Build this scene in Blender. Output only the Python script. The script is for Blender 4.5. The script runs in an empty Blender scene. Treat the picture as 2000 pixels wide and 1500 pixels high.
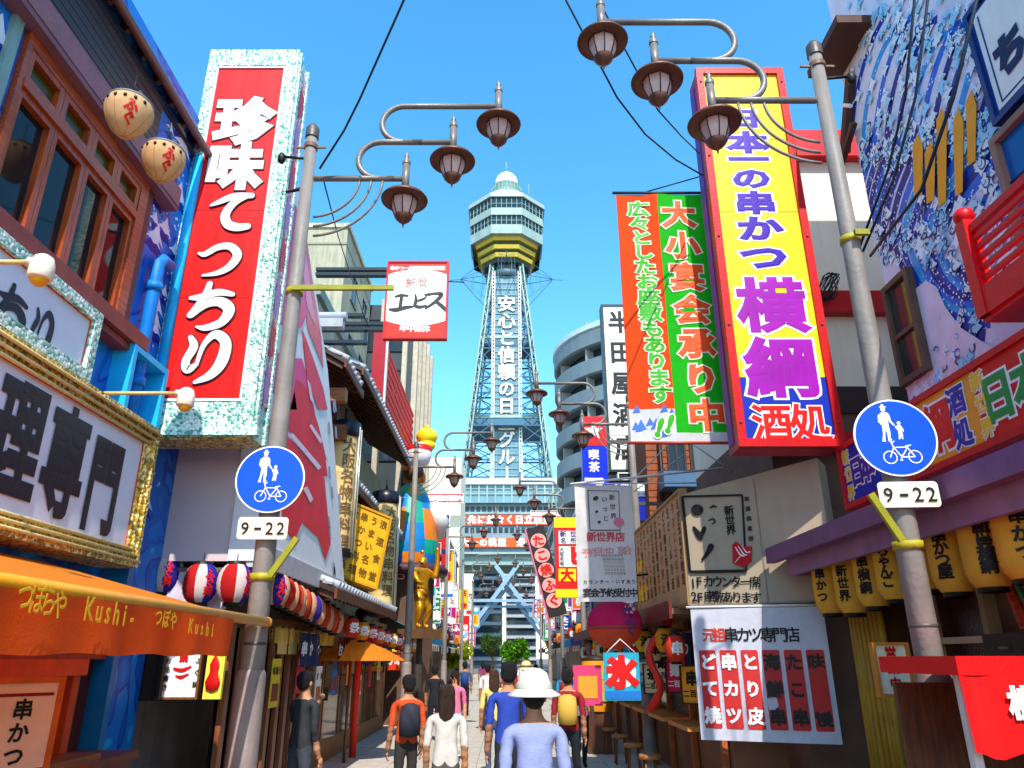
import bpy, bmesh, math, random
from mathutils import Vector, Matrix, Euler
R = math.radians
random.seed(7)
SC = bpy.context.scene
C = SC.collection

# ------------------------------------------------------------------ camera, sky, sun, exposure
F, TH, H = 1431.0, R(20.5), 1.85
cam = bpy.data.cameras.new('camera'); camo = bpy.data.objects.new('camera', cam); C.objects.link(camo)
cam.sensor_width = 36; cam.lens = 36*F/2000; cam.clip_end = 3000; cam.clip_start = .1
cam.shift_x = 0.006
camo.location = (0, 0, H); camo.rotation_euler = (R(90)+TH, 0, 0)
SC.camera = camo
SUN_EL, SUN_AZ = 50, 173          # azimuth of the sun, clockwise from +Y
w = bpy.data.worlds.new('World'); SC.world = w; w.use_nodes = True
nt = w.node_tree; bg = nt.nodes['Background']
sky = nt.nodes.new('ShaderNodeTexSky'); sky.sky_type = 'NISHITA'; sky.sun_disc = False
sky.sun_elevation = R(SUN_EL); sky.sun_rotation = R(SUN_AZ)
sky.air_density = 1.0; sky.dust_density = 0.3; sky.ozone_density = 1.2
hsv = nt.nodes.new('ShaderNodeHueSaturation'); hsv.inputs['Saturation'].default_value = 1.34; hsv.inputs['Hue'].default_value = .486
nt.links.new(sky.outputs[0], hsv.inputs['Color']); nt.links.new(hsv.outputs[0], bg.inputs[0])
bg.inputs[1].default_value = 0.15
sl = bpy.data.lights.new('sun', 'SUN'); sl.energy = 2.4; sl.angle = R(.5); sl.color = (1, .95, .87)
so = bpy.data.objects.new('sun', sl); C.objects.link(so)
a, e = R(SUN_AZ), R(SUN_EL)
so.rotation_euler = Vector((math.sin(a)*math.cos(e), math.cos(a)*math.cos(e), math.sin(e))).to_track_quat('Z', 'Y').to_euler()
SC.view_settings.view_transform = 'Standard'; SC.view_settings.look = 'None'
SC.view_settings.exposure = 1.45; SC.view_settings.gamma = 1

# ------------------------------------------------------------------ helpers
SN, CS = math.sin(TH), math.cos(TH)
def ray(px, py):
    x = (px-988)/F; v = (750-py)/F
    return Vector((x, CS-v*SN, SN+v*CS))
def P(px, py, X=None, Y=None, Z=None):
    D = ray(px, py)
    t = X/D[0] if X is not None else (Y/D[1] if Y is not None else (Z-H)/D[2])
    return Vector((0, 0, H))+D*t
def lin(h):
    if isinstance(h, tuple): return h
    out = []
    for i in (0, 2, 4):
        c = int(h[i:i+2], 16)/255
        out.append(c/12.92 if c <= .04045 else ((c+.055)/1.055)**2.4)
    return tuple(out)
MC = {}
def M(col, rough=.55, var=.12, bump=.15, sc=6., metal=0., spec=.28, dirt=.0):
    """painted / plain surface: a little uneven colour, fine relief, streaky grime"""
    key = ('M', col, rough, var, bump, sc, metal, dirt)
    if key in MC: return MC[key]
    m = bpy.data.materials.new('paint_'+str(len(MC))); m.use_nodes = True; n = m.node_tree.nodes; L = m.node_tree.links
    b = n['Principled BSDF']; c = lin(col)
    tc = n.new('ShaderNodeTexCoord')
    no = n.new('ShaderNodeTexNoise'); no.inputs['Scale'].default_value = sc; no.inputs['Detail'].default_value = 6
    L.new(tc.outputs['Object'], no.inputs['Vector'])
    r = n.new('ShaderNodeValToRGB'); r.color_ramp.elements[0].position = .3; r.color_ramp.elements[1].position = .72
    r.color_ramp.elements[0].color = tuple(x*(1-var) for x in c)+(1,); r.color_ramp.elements[1].color = tuple(min(1, x*(1+var*.6)) for x in c)+(1,)
    L.new(no.outputs[0], r.inputs[0]); out = r.outputs[0]
    if dirt:
        mp = n.new('ShaderNodeMapping'); mp.inputs['Scale'].default_value = (5, 5, .5); L.new(tc.outputs['Object'], mp.inputs[0])
        n2 = n.new('ShaderNodeTexNoise'); n2.inputs['Scale'].default_value = 1.6; n2.inputs['Detail'].default_value = 8; L.new(mp.outputs[0], n2.inputs['Vector'])
        r2 = n.new('ShaderNodeValToRGB'); r2.color_ramp.elements[0].position = .45; r2.color_ramp.elements[1].position = .75
        r2.color_ramp.elements[1].color = (dirt,)*3+(1,)
        L.new(n2.outputs[0], r2.inputs[0])
        mx = n.new('ShaderNodeMix'); mx.data_type = 'RGBA'; L.new(r2.outputs[0], mx.inputs[0]); L.new(out, mx.inputs[6])
        mx.inputs[7].default_value = (.1, .085, .07, 1); out = mx.outputs[2]
    L.new(out, b.inputs['Base Color'])
    b.inputs['Roughness'].default_value = rough; b.inputs['Metallic'].default_value = metal
    b.inputs['Specular IOR Level'].default_value = spec
    if bump:
        nb = n.new('ShaderNodeTexNoise'); nb.inputs['Scale'].default_value = sc*7; nb.inputs['Detail'].default_value = 4
        L.new(tc.outputs['Object'], nb.inputs['Vector'])
        bp = n.new('ShaderNodeBump'); bp.inputs['Strength'].default_value = bump; bp.inputs['Distance'].default_value = .02
        L.new(nb.outputs[0], bp.inputs['Height']); L.new(bp.outputs[0], b.inputs['Normal'])
    MC[key] = m; return m
def MOS(c1, c2, c3, sc=28.):
    """small broken mosaic chips"""
    key = ('MOS', c1, c2, c3, sc)
    if key in MC: return MC[key]
    m = bpy.data.materials.new('mosaic'); m.use_nodes = True; n = m.node_tree.nodes; L = m.node_tree.links; b = n['Principled BSDF']
    tc = n.new('ShaderNodeTexCoord'); v = n.new('ShaderNodeTexVoronoi'); v.inputs['Scale'].default_value = sc; L.new(tc.outputs['Object'], v.inputs['Vector'])
    sp = n.new('ShaderNodeSeparateColor'); L.new(v.outputs['Color'], sp.inputs[0])
    r = n.new('ShaderNodeValToRGB'); r.color_ramp.interpolation = 'CONSTANT'
    r.color_ramp.elements[0].color = lin(c1)+(1,); r.color_ramp.elements[1].position = .4; r.color_ramp.elements[1].color = lin(c2)+(1,)
    el = r.color_ramp.elements.new(.75); el.color = lin(c3)+(1,)
    L.new(sp.outputs[0], r.inputs[0]); L.new(r.outputs[0], b.inputs['Base Color']); b.inputs['Roughness'].default_value = .3
    bp = n.new('ShaderNodeBump'); bp.inputs['Strength'].default_value = .7; bp.inputs['Distance'].default_value = .02
    L.new(v.outputs['Distance'], bp.inputs['Height']); bp.invert = True; L.new(bp.outputs[0], b.inputs['Normal'])
    MC[key] = m; return m
def WOOD(c, sc=3., axis=2, rough=.45):
    key = ('W', c, sc, axis)
    if key in MC: return MC[key]
    m = bpy.data.materials.new('wood'); m.use_nodes = True; n = m.node_tree.nodes; L = m.node_tree.links; b = n['Principled BSDF']; k = lin(c)
    tc = n.new('ShaderNodeTexCoord'); mp = n.new('ShaderNodeMapping'); s = [14, 14, 14]; s[axis] = 1.2; mp.inputs['Scale'].default_value = s
    L.new(tc.outputs['Object'], mp.inputs[0]); no = n.new('ShaderNodeTexNoise'); no.inputs['Scale'].default_value = sc; no.inputs['Detail'].default_value = 7
    L.new(mp.outputs[0], no.inputs['Vector']); r = n.new('ShaderNodeValToRGB'); r.color_ramp.elements[0].position = .32; r.color_ramp.elements[1].position = .68
    r.color_ramp.elements[0].color = tuple(x*.5 for x in k)+(1,); r.color_ramp.elements[1].color = tuple(min(1, x*1.2) for x in k)+(1,)
    L.new(no.outputs[0], r.inputs[0]); L.new(r.outputs[0], b.inputs['Base Color']); b.inputs['Roughness'].default_value = rough
    bp = n.new('ShaderNodeBump'); bp.inputs['Strength'].default_value = .25; bp.inputs['Distance'].default_value = .01; L.new(no.outputs[0], bp.inputs['Height']); L.new(bp.outputs[0], b.inputs['Normal'])
    MC[key] = m; return m
def GLASS(c='1a2024', rough=.06):
    return M(c, rough, .25, .0, 1.5)
def CLOTH(c, tr=.25, sc=5.):
    """thin fabric: some light comes through it"""
    key = ('C', c, tr)
    if key in MC: return MC[key]
    m = M(c, .85, .12, .12, sc*2, dirt=.1).copy(); n = m.node_tree.nodes; L = m.node_tree.links; b = n['Principled BSDF']
    t = n.new('ShaderNodeBsdfTranslucent'); t.inputs[0].default_value = lin(c)+(1,); mx = n.new('ShaderNodeMixShader'); mx.inputs[0].default_value = tr
    L.new(b.outputs[0], mx.inputs[1]); L.new(t.outputs[0], mx.inputs[2]); L.new(mx.outputs[0], n['Material Output'].inputs[0])
    MC[key] = m; return m

class B:
    def __init__(s): s.v = []; s.f = []; s.mi = []; s.cur = 0; s.smooth = set()
    def add(s, vs, fs, sm=False):
        o = len(s.v); s.v += [tuple(p) for p in vs]
        for f in fs:
            if sm: s.smooth.add(len(s.f))
            s.f.append([i+o for i in f]); s.mi.append(s.cur)
        return s
    def box(s, x0, x1, y0, y1, z0, z1):
        s.add([(x0,y0,z0),(x1,y0,z0),(x1,y1,z0),(x0,y1,z0),(x0,y0,z1),(x1,y0,z1),(x1,y1,z1),(x0,y1,z1)],
              [(0,3,2,1),(4,5,6,7),(0,1,5,4),(1,2,6,5),(2,3,7,6),(3,0,4,7)]); return s
    def bar(s, a, b, wx, wy=None, up=(0, 0, 1)):
        a, b = Vector(a), Vector(b); wy = wy or wx; d = (b-a).normalized(); u = Vector(up)
        if abs(d.dot(u)) > .98: u = Vector((0, 1, 0))
        x = d.cross(u).normalized()*wx/2; y = x.cross(d).normalized()*wy/2
        s.add([a-x-y, a+x-y, a+x+y, a-x+y, b-x-y, b+x-y, b+x+y, b-x+y], [(0,1,2,3),(7,6,5,4),(0,4,5,1),(1,5,6,2),(2,6,7,3),(3,7,4,0)]); return s
    def tube(s, pts, r, n=10, cap=True):
        pts = [Vector(p) for p in pts]; rs = r if isinstance(r, (list, tuple)) else [r]*len(pts); vs = []; ref = None
        for i, p in enumerate(pts):
            d = (pts[min(i+1, len(pts)-1)]-pts[max(i-1, 0)]).normalized()
            if ref is None: ref = Vector((0, 0, 1)) if abs(d.z) < .9 else Vector((0, 1, 0))
            x = d.cross(ref).normalized(); y = x.cross(d).normalized(); ref = y
            vs += [p+(x*math.cos(2*math.pi*k/n)+y*math.sin(2*math.pi*k/n))*rs[i] for k in range(n)]
        fs = [(i*n+k, i*n+(k+1) % n, (i+1)*n+(k+1) % n, (i+1)*n+k) for i in range(len(pts)-1) for k in range(n)]
        s.add(vs, fs, True)
        if cap:
            o = len(s.v)-len(vs); s.f.append([o+k for k in range(n)][::-1]); s.mi.append(s.cur); s.f.append([o+(len(pts)-1)*n+k for k in range(n)]); s.mi.append(s.cur)
        return s
    def lathe(s, prof, n=20, c=(0, 0, 0), sx=1., sy=1., sm=True, rib=None, ph=0.):
        vs = [(c[0]+sx*r*math.cos(2*math.pi*k/n+ph), c[1]+sy*r*math.sin(2*math.pi*k/n+ph), c[2]+z) for r, z in prof for k in range(n)]
        s.add(vs, [(i*n+k, i*n+(k+1) % n, (i+1)*n+(k+1) % n, (i+1)*n+k) for i in range(len(prof)-1) for k in range(n)], sm); return s
    def ball(s, c, rx, ry=None, rz=None, n=16, m=9):
        ry = ry or rx; rz = rz or rx
        vs = [(c[0]+rx*math.sin(math.pi*i/m)*math.cos(2*math.pi*k/n), c[1]+ry*math.sin(math.pi*i/m)*math.sin(2*math.pi*k/n), c[2]-rz*math.cos(math.pi*i/m)) for i in range(m+1) for k in range(n)]
        s.add(vs, [(i*n+k, i*n+(k+1) % n, (i+1)*n+(k+1) % n, (i+1)*n+k) for i in range(m) for k in range(n)], True); return s
    def prism(s, pts, y0, y1):
        """outline in x,z pushed from y0 to y1"""
        n = len(pts); s.add([(x, y0, z) for x, z in pts]+[(x, y1, z) for x, z in pts], [list(range(n))[::-1], list(range(n, 2*n))]+[(k, (k+1) % n, n+(k+1) % n, n+k) for k in range(n)]); return s
    def prismz(s, pts, z0, z1):
        n = len(pts); s.add([(x, y, z0) for x, y in pts]+[(x, y, z1) for x, y in pts], [list(range(n))[::-1], list(range(n, 2*n))]+[(k, (k+1) % n, n+(k+1) % n, n+k) for k in range(n)]); return s
    def mesh(s, name, mats):
        me = bpy.data.meshes.new(name); me.from_pydata(s.v, [], s.f)
        for m in (mats if isinstance(mats, list) else [mats]): me.materials.append(m)
        for i, p in enumerate(me.polygons):
            p.material_index = s.mi[i]; p.use_smooth = i in s.smooth
        me.update()
        bm = bmesh.new(); bm.from_mesh(me); bmesh.ops.recalc_face_normals(bm, faces=bm.faces); bm.to_mesh(me); bm.free()
        return me

def ob(name, b, mats, parent=None):
    me = b.mesh(name, mats) if isinstance(b, B) else b
    o = bpy.data.objects.new(name, me); C.objects.link(o)
    if parent: o.parent = parent
    return o
def tag(o, label=None, cat=None, group=None, kind=None):
    if label: o['label'] = label
    if cat: o['category'] = cat
    if group: o['group'] = group
    if kind: o['kind'] = kind
    return o
def root(name, label, cat, loc=(0, 0, 0), rz=0, group=None, rot=None):
    o = bpy.data.objects.new(name, None); C.objects.link(o); o.location = loc
    o.rotation_euler = rot if rot else (0, 0, R(rz)); o.empty_display_size = .1
    return tag(o, label, cat, group)
def copy_tree(o, parent=None):
    c = o.copy(); C.objects.link(c); c.parent = parent
    for ch in [x for x in o.children]: copy_tree(ch, c)
    return c
def struct(name, b, m): return tag(ob(name, b, m), kind='structure')
ORD = ['first', 'second', 'third', 'fourth', 'fifth', 'sixth', 'seventh', 'eighth', 'ninth', 'tenth', 'eleventh', 'twelfth', 'thirteenth', 'fourteenth', 'fifteenth', 'sixteenth']

# ---- lettering
GC = {}
def glyph(ch, bold):
    k = (ch, bold)
    if k in GC: return GC[k]
    cu = bpy.data.curves.new('t', 'FONT'); cu.body = ch; cu.size = 1; cu.align_x = 'CENTER'; cu.resolution_u = 2; cu.bevel_depth = bold; cu.bevel_resolution = 0
    o = bpy.data.objects.new('t', cu); me = bpy.data.meshes.new_from_object(o)
    vs = [tuple(v.co) for v in me.vertices]; fs = [tuple(p.vertices) for p in me.polygons if p.center.z > -1e-5]
    bpy.data.objects.remove(o); bpy.data.curves.remove(cu); bpy.data.meshes.remove(me)
    if ord(ch) < 256 and vs:
        xs = [v[0] for v in vs]; cx = (min(xs)+max(xs))/2
    else: cx = 0
    GC[k] = ([(x-cx, y-.36, z) for x, y, z in vs], fs); return GC[k]
def on(rt, px, py):
    """pixel -> local x, z on the front plane of a sign"""
    Mx = Matrix.LocRotScale(rt.location, rt.rotation_euler, None)
    n = (Mx.to_3x3() @ Vector((0, -1, 0))); o = Vector((0, 0, H)); D = ray(px, py)
    t = (Vector(rt.location)-o).dot(n)/D.dot(n); p = Mx.inverted() @ (o+D*t)
    return p.x, p.z
def T(rt, s, p0, p1, size, mat, bold=.03, out=None, outw=.05, sx=1., off=.008, name='lettering', tilt=0., vert=False, px=True, rots=None, wave=None):
    """characters spread from p0 to p1 (centres), pixels or local metres"""
    if px: p0 = on(rt, *p0); p1 = on(rt, *p1) if p1 else p0
    p1 = p1 or p0
    n = len(s); layers = [(mat, bold, off)]
    if out: layers = [(out, bold+outw, off-.004)]+layers
    last = None
    for m_, bd, of in layers:
        b = B()
        for i, ch in enumerate(s):
            if ch == ' ': continue
            u = i/(n-1) if n > 1 else 0; x = p0[0]+(p1[0]-p0[0])*u; z = p0[1]+(p1[1]-p0[1])*u
            vs, fs = glyph(ch, bd); out_v = []
            sz = size if not isinstance(size, (list, tuple)) else size[0]+(size[1]-size[0])*u
            for a_, b_, c_ in vs:
                if vert and ch in 'ー-': a_, b_ = b_, -a_
                a_ *= sz*sx; b_ *= sz
                if tilt: a_, b_ = a_*math.cos(tilt)-b_*math.sin(tilt), a_*math.sin(tilt)+b_*math.cos(tilt)
                out_v.append((x+a_, -of-c_*(.0009/max(bd, 1e-3))+(wave(x+a_, z+b_) if wave else 0), z+b_))
            b.add(out_v, fs)
        last = ob(name if m_ is mat else 'lettering_outline', b, m_, rt)
    return last
def strokes(rt, lst, cx, cz, s, mat, name='lettering', off=.008, sx=1., grow=0., mm=1):
    """brush writing: each stroke a list of (x, y, width) in a unit box"""
    b = B()
    for si, st in enumerate(lst):
        pts = []
        for i in range(len(st)-1):
            p0 = st[max(i-1, 0)]; p1 = st[i]; p2 = st[i+1]; p3 = st[min(i+2, len(st)-1)]
            for k in range(6):
                t = k/6; pts.append(tuple(.5*((2*p1[j])+(-p0[j]+p2[j])*t+(2*p0[j]-5*p1[j]+4*p2[j]-p3[j])*t*t+(-p0[j]+3*p1[j]-3*p2[j]+p3[j])*t**3) for j in range(3)))
        pts.append(st[-1]); L_, R_ = [], []
        for i, p in enumerate(pts):
            q = pts[min(i+1, len(pts)-1)]; o = pts[max(i-1, 0)]; d = Vector((q[0]-o[0], q[1]-o[1])); d.normalize() if d.length else None
            nx, ny = -d.y, d.x; w_ = max(p[2], .01)/2+grow
            L_.append((p[0]+nx*w_, p[1]+ny*w_)); R_.append((p[0]-nx*w_, p[1]-ny*w_))
        y = -off-si*.0012
        cv = lambda q: (cx+(q[0]-.5)*s*sx, y, cz+(q[1]-.5)*s)
        b.add([cv(q) for q in L_]+[cv(q) for q in R_], [(i, i+1, len(pts)+i+1, len(pts)+i) for i in range(len(pts)-1)])
        for p, q in ((pts[0], pts[1]), (pts[-1], pts[-2])):
            d = Vector((p[0]-q[0], p[1]-q[1])).normalized(); w_ = max(p[2], .01)/2+grow; a0 = math.atan2(d.y, d.x)
            b.add([cv((p[0]+w_*math.cos(a0+t*math.pi/8), p[1]+w_*math.sin(a0+t*math.pi/8))) for t in range(-4, 5)], [tuple(range(9))])
    o = B(); o.v, o.f, o.mi = b.v, b.f, b.mi
    return ob(name, o, mat, rt)
KANA = {
 'て': [[(.05,.66,.05),(.2,.74,.12),(.5,.88,.16),(.86,.9,.13)], [(.8,.9,.1),(.52,.72,.16),(.38,.45,.19),(.45,.22,.2),(.65,.14,.19),(.86,.16,.15)]],
 'っ': [[(.05,.62,.06),(.18,.6,.13),(.42,.76,.15),(.68,.78,.17),(.85,.58,.19),(.74,.32,.17),(.5,.16,.12),(.2,.1,.05)]],
 'ち': [[(.1,.66,.08),(.3,.68,.15),(.6,.78,.15),(.88,.74,.1)], [(.42,.96,.12),(.38,.76,.14),(.26,.5,.13),(.14,.3,.12)], [(.16,.3,.13),(.4,.52,.16),(.66,.58,.2),(.86,.42,.22),(.76,.16,.18),(.48,.04,.13),(.3,.06,.05)]],
 'り': [[(.2,.88,.1),(.28,.7,.16),(.18,.42,.15),(.24,.26,.16),(.38,.36,.08)], [(.38,.36,.07),(.46,.74,.1),(.64,.94,.17),(.84,.78,.2),(.82,.42,.22),(.66,.16,.17),(.4,.02,.07)]],
}
def board(name, label, cat, loc, rz, w_, h_, d_, face, frame=None, fw=.05, group=None, rot=None, fd=.03, fname='frame'):
    rt = root(name, label, cat, loc, rz, group, rot)
    ob('panel', B().box(-w_/2, w_/2, 0, d_, 0, h_), face, rt)
    if frame:
        b = B()
        b.box(-w_/2-.004, w_/2+.004, -fd, d_+.004, -.004, fw).box(-w_/2-.004, w_/2+.004, -fd, d_+.004, h_-fw, h_+.004)
        b.box(-w_/2-.004, -w_/2+fw, -fd, d_+.004, fw, h_-fw).box(w_/2-fw, w_/2+.004, -fd, d_+.004, fw, h_-fw)
        ob(fname, b, frame, rt)
    return rt
def arc(c, r, a0, a1, n=10, ax='xz'):
    out = []
    for i in range(n+1):
        t = R(a0+(a1-a0)*i/n); u, v = r*math.cos(t), r*math.sin(t)
        out.append((c[0]+u, c[1], c[2]+v) if ax == 'xz' else (c[0]+u, c[1]+v, c[2]))
    return out

WHITE = M('e8e4de', .6, .08); CREAM = M('e6d6b8'); BLACK = M('17120f', .5); RED = M('c8100c', .45, .1, .08); DRED = M('8c0f14', .4, .15)
YEL = M('f0b400', .5, .1); BLUEP = M('0c2f9c', .45); GREY = M('8a8378', .5, .2, .2, 5, dirt=.35); STEEL = M('56504a', .45, .2, .2, 8, metal=.3)
MOSW = MOS('dfeee0', 'a9d6c4', '5f9f8d', 30.); MOSG = MOS('d8a93a', '8c7422', 'efe0a0', 34.); MOSP = MOS('efd0d0', 'c83030', 'b9a6c8', 26.)
exec_parts = []
def chain_loc(o):
    v = Vector((0, 0, 0))
    while o: v += Vector(o.location); o = o.parent
    return v
def obw(name, b, mats, parent):
    """part whose builder used world coordinates (parents unrotated)"""
    d = chain_loc(parent); b.v = [(p[0]-d.x, p[1]-d.y, p[2]-d.z) for p in b.v]; return ob(name, b, mats, parent)
def bw(*a): return B().box(*a)

# ------------------------------------------------------------------ the setting
gm = M('6f6a62', .9, .2, .4, .8)
struct('ground', B().box(-900, 900, -300, 1600, -.3, -.02), gm)
# paved street: nearer slabs as pieces
def street():
    struct('street', B().box(-3.75, 4.3, -8, 400, -.3, -.012), M('7d766c', .85, .25, .4, 2, dirt=.4))
    rt = bpy.data.objects['street']; slab = B().box(-.395, .395, -.595, .595, -.02, .0).mesh('paving_slab', M('b4aa9c', .8, .2, .4, 3, dirt=.25))
    far = B(); k = 0
    for j in range(70):
        for i in range(10):
            x = -3.34+i*.8; y = 12.5+j*1.2
            if j < 28:
                o = ob('paving_slab', slab, None, rt) if False else bpy.data.objects.new('paving_slab', slab)
                if o.name not in C.objects: C.objects.link(o)
                o.parent = rt; o.location = (x, y, random.uniform(0, .003)); k += 1
            else: far.box(x-.395, x+.395, y-.595, y+.595, -.02, 0)
    tag(ob('far_slabs', far, slab.materials[0], rt), kind='stuff')
street()

# ================================================================== LEFT: wooden restaurant with painted wall
def mural_mat(base, mid, dark, light, sc=1.1, extra=None):
    m = bpy.data.materials.new('mural'); m.use_nodes = True; n = m.node_tree.nodes; L = m.node_tree.links; b = n['Principled BSDF']
    tc = n.new('ShaderNodeTexCoord'); no = n.new('ShaderNodeTexNoise'); no.inputs['Scale'].default_value = sc; no.inputs['Detail'].default_value = 1.5; no.inputs['Distortion'].default_value = 1.4
    L.new(tc.outputs['Object'], no.inputs['Vector']); r = n.new('ShaderNodeValToRGB'); r.color_ramp.interpolation = 'CONSTANT'
    E_ = r.color_ramp.elements; E_[0].color = lin(base)+(1,); E_[1].position = .42; E_[1].color = lin(mid)+(1,)
    x = E_.new(.52); x.color = lin(dark)+(1,); x = E_.new(.56); x.color = lin(base)+(1,); x = E_.new(.66); x.color = lin(light)+(1,)
    L.new(no.outputs[0], r.inputs[0]); L.new(r.outputs[0], b.inputs['Base Color']); b.inputs['Roughness'].default_value = .5
    n2 = n.new('ShaderNodeTexNoise'); n2.inputs['Scale'].default_value = 40; L.new(tc.outputs['Object'], n2.inputs['Vector']); bp = n.new('ShaderNodeBump'); bp.inputs['Strength'].default_value = .15; L.new(n2.outputs[0], bp.inputs['Height']); L.new(bp.outputs[0], b.inputs['Normal'])
    return m
LB = M('0a78d0', .5, .15); LB2 = M('0b4fae', .5, .1); LB3 = M('19b4ee', .5, .1); NAVY = M('0a1f8a', .5)
WB = WOOD('5c2410', 3, 1); WO = WOOD('a8481a', 3, 2, .35); WO2 = WOOD('a8481a', 3, 1, .35); WD = WOOD('3a1a0e', 3, 0); PUR = M('7c5560', .6, .2, .2, 4)
def left_restaurant():
    rt = root('wooden_restaurant', 'restaurant with blue painted wall, brown timber upper window and tiled eave at the left', 'building', (-4.1, 5, 0))
    X = -4.1
    # wall built round the window opening (Y 4.3-7.0, Z 5.1-7.2)
    b = B(); b.box(-10, X, -2, 8.9, 0, 5.08); b.box(-10, X, 7.1, 8.9, 5.08, 8.6); b.box(-10, X, -2, 4.8, 5.08, 8.6); b.box(-10, X, 4.8, 7.1, 7.35, 8.6)
    b.box(-10, X-.5, 4.8, 7.1, 5.08, 7.35);
    obw('wall', b, mural_mat('0a78d0', '0a63c0', '0b3fa6', '18a8e8'), rt)
    # painted peaks and foam on the wall
    rnd = random.Random(5); w_ = B(); d_ = B(); dots = B()
    for i in range(46):
        y = rnd.uniform(7.2, 8.8) if i < 34 else rnd.uniform(4.2, 4.75); z = rnd.uniform(3.2, 8.3); s = rnd.uniform(.12, .3)
        pts = [(-s, 0), (-s*.35, s*.45), (0, s*1.1), (s*.3, s*.55), (s*.9, -s*.05), (s*.4, s*.12), (.0, -s*.02), (-s*.4, s*.1)]
        w_.add([(X+.006+i*.00004, y+p, z+q) for p, q in pts], [tuple(range(8))])
        d_.add([(X+.004+i*.00003, y+p*1.08, z+q-.09-s*.1) for p, q in pts], [tuple(range(8))])
        for k in range(5):
            a_, c_ = y+rnd.uniform(-.3, .3), z+rnd.uniform(.1, .45); r_ = rnd.uniform(.008, .025)
            dots.add([(X+.009, a_+r_*math.cos(t*1.047), c_+r_*math.sin(t*1.047)) for t in range(6)], [tuple(range(6))])
    for q in (w_, d_, dots):
        q.v = [(x, min(max(y, 4.2), 8.88), z) for x, y, z in q.v]
    obw('painted_wave_cap', w_, M('dfe2ee', .5), rt); obw('painted_wave_underside', d_, NAVY, rt); obw('painted_spray', dots, M('bfe4f6'), rt)  # navy shapes are the caps' dark blue undersides in the mural pattern
    obw('soffit_board', B().box(X-.1, X+.02, -2, 8.2, 8.0, 8.06), WD, rt)
    # grey-purple fascia over the window and reddish sill under it
    obw('fascia', B().box(X, X+.16, -2, 7.5, 6.86, 6.92).box(X+.12, X+.17, -2, 7.5, 6.92, 7.16).box(X, X+.14, -2, 7.45, 7.1, 7.14), PUR, rt)
    obw('sill', B().box(X, X+.22, -2, 7.3, 4.94, 5.1).box(X, X+.16, -2, 7.2, 4.86, 4.93), M('8a3c34', .5, .25, .2, 5), rt)
    for k in range(9): obw('wall_board', B().box(X, X+.03, -2, 7.0, 7.18+k*.1, 7.27+k*.1), WD, rt)
    obw('corner_post', B().box(X-.02, X+.05, 7.02, 7.14, 5.1, 6.86), WOOD('4a2010', 3, 2), rt)
    obw('metal_trim', B().box(X, X+.05, 4.62, 4.72, 5.1, 6.86), M('7d9c94', .4, .15), rt)
    win = obw('window', B().box(X-.02, X+.06, 4.8, 7.02, 6.74, 6.86).box(X-.02, X+.06, 4.8, 7.02, 5.1, 5.16).box(X-.02, X+.06, 6.86, 7.02, 5.16, 6.74).box(X-.02, X+.06, 4.8, 4.86, 5.16, 6.74).box(X-.02, X+.07, 4.86, 6.86, 6.34, 6.42), WO2, rt)
    ys = [4.86, 5.38, 5.9, 6.38, 6.86]
    for i in range(4):
        y0, y1 = ys[i], ys[i+1]
        obw('sash', B().box(X-.04, X+.04, y0+.003, y0+.06, 5.16, 6.34).box(X-.04, X+.04, y1-.06, y1-.003, 5.16, 6.34).box(X-.04, X+.04, y0+.06, y1-.06, 6.27, 6.34).box(X-.04, X+.04, y0+.06, y1-.06, 5.16, 5.23), WO, win)
        obw('pane', B().box(X-.03, X-.022, y0+.06, y1-.06, 5.23, 6.27), GLASS('171a1c'), win)
        obw('transom_pane', B().box(X-.02, X-.012, y0+.07, y1-.07, 6.48, 6.68), M('4a4012', .15, .3), win)
        obw('transom_bar', B().box(X-.03, X+.05, y0+.003, y0+.07, 6.42, 6.74).box(X-.03, X+.05, y0+.07, y1-.003, 6.42, 6.48).box(X-.03, X+.05, y0+.07, y1-.003, 6.68, 6.74).box(X-.03, X+.05, y1-.07, y1-.003, 6.48, 6.68), WO, win)
    obw('curtain', B().box(X-.12, X-.1, 5.0, 5.35, 5.2, 5.75), CLOTH('c9c2c2', .1), rt); obw('red_cloth', B().box(X-.14, X-.125, 5.1, 5.3, 5.15, 5.5), RED, rt)
    # eave: sloping boards, rafters under, tiles on top
    b = B(); 
    def ev(y, s_, dz=0): return (X+.12-s_*1.5, y, 8.1+s_*1.5+dz)
    b.add([ev(-2, 0), ev(8.35, 0), ev(8.35, 1), ev(-2, 1), ev(-2, 0, .05), ev(8.35, 0, .05), ev(8.35, 1, .05), ev(-2, 1, .05)], [(0,1,2,3), (7,6,5,4), (0,4,5,1), (1,5,6,2), (2,6,7,3), (3,7,4,0)])
    rf = obw('roof', b, WOOD('3a1a0e', 3, 1), rt)
    for k in range(14):
        y = 3.4+k*.37; p, q = ev(y, .02, -.03), ev(y, .98, -.03); obw('rafter', B().bar(p, q, .06, .07), WOOD('4d2412', 3, 0), rf)
    obw('barge_board', B().bar(ev(8.38, -.03, .0), ev(8.38, 1, .0), .04, .17), M('7a3a34', .5, .2), rf)
    obw('gutter', B().tube([ev(-2, -.05, .02), ev(8.3, -.05, .02)], .05, 8), M('6a4238', .4), rf)
    for k in range(22):
        for j in range(7):
            y = 4.0+k*.2; p, q = ev(y, j/7, .09+.0), ev(y, (j+1)/7+.02, .075); obw('roof_tile', B().bar(p, q, .15, .04), M('5e6268', .5, .2), rf)
    # pipes and the blue cabinet on the wall
    pz = [(X+.1, 7.42, 3.3), (X+.1, 7.42, 5.9), (X+.1, 7.42, 6.1), (X+.1, 7.5, 6.2), (X+.1, 7.7, 6.22)]
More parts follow.
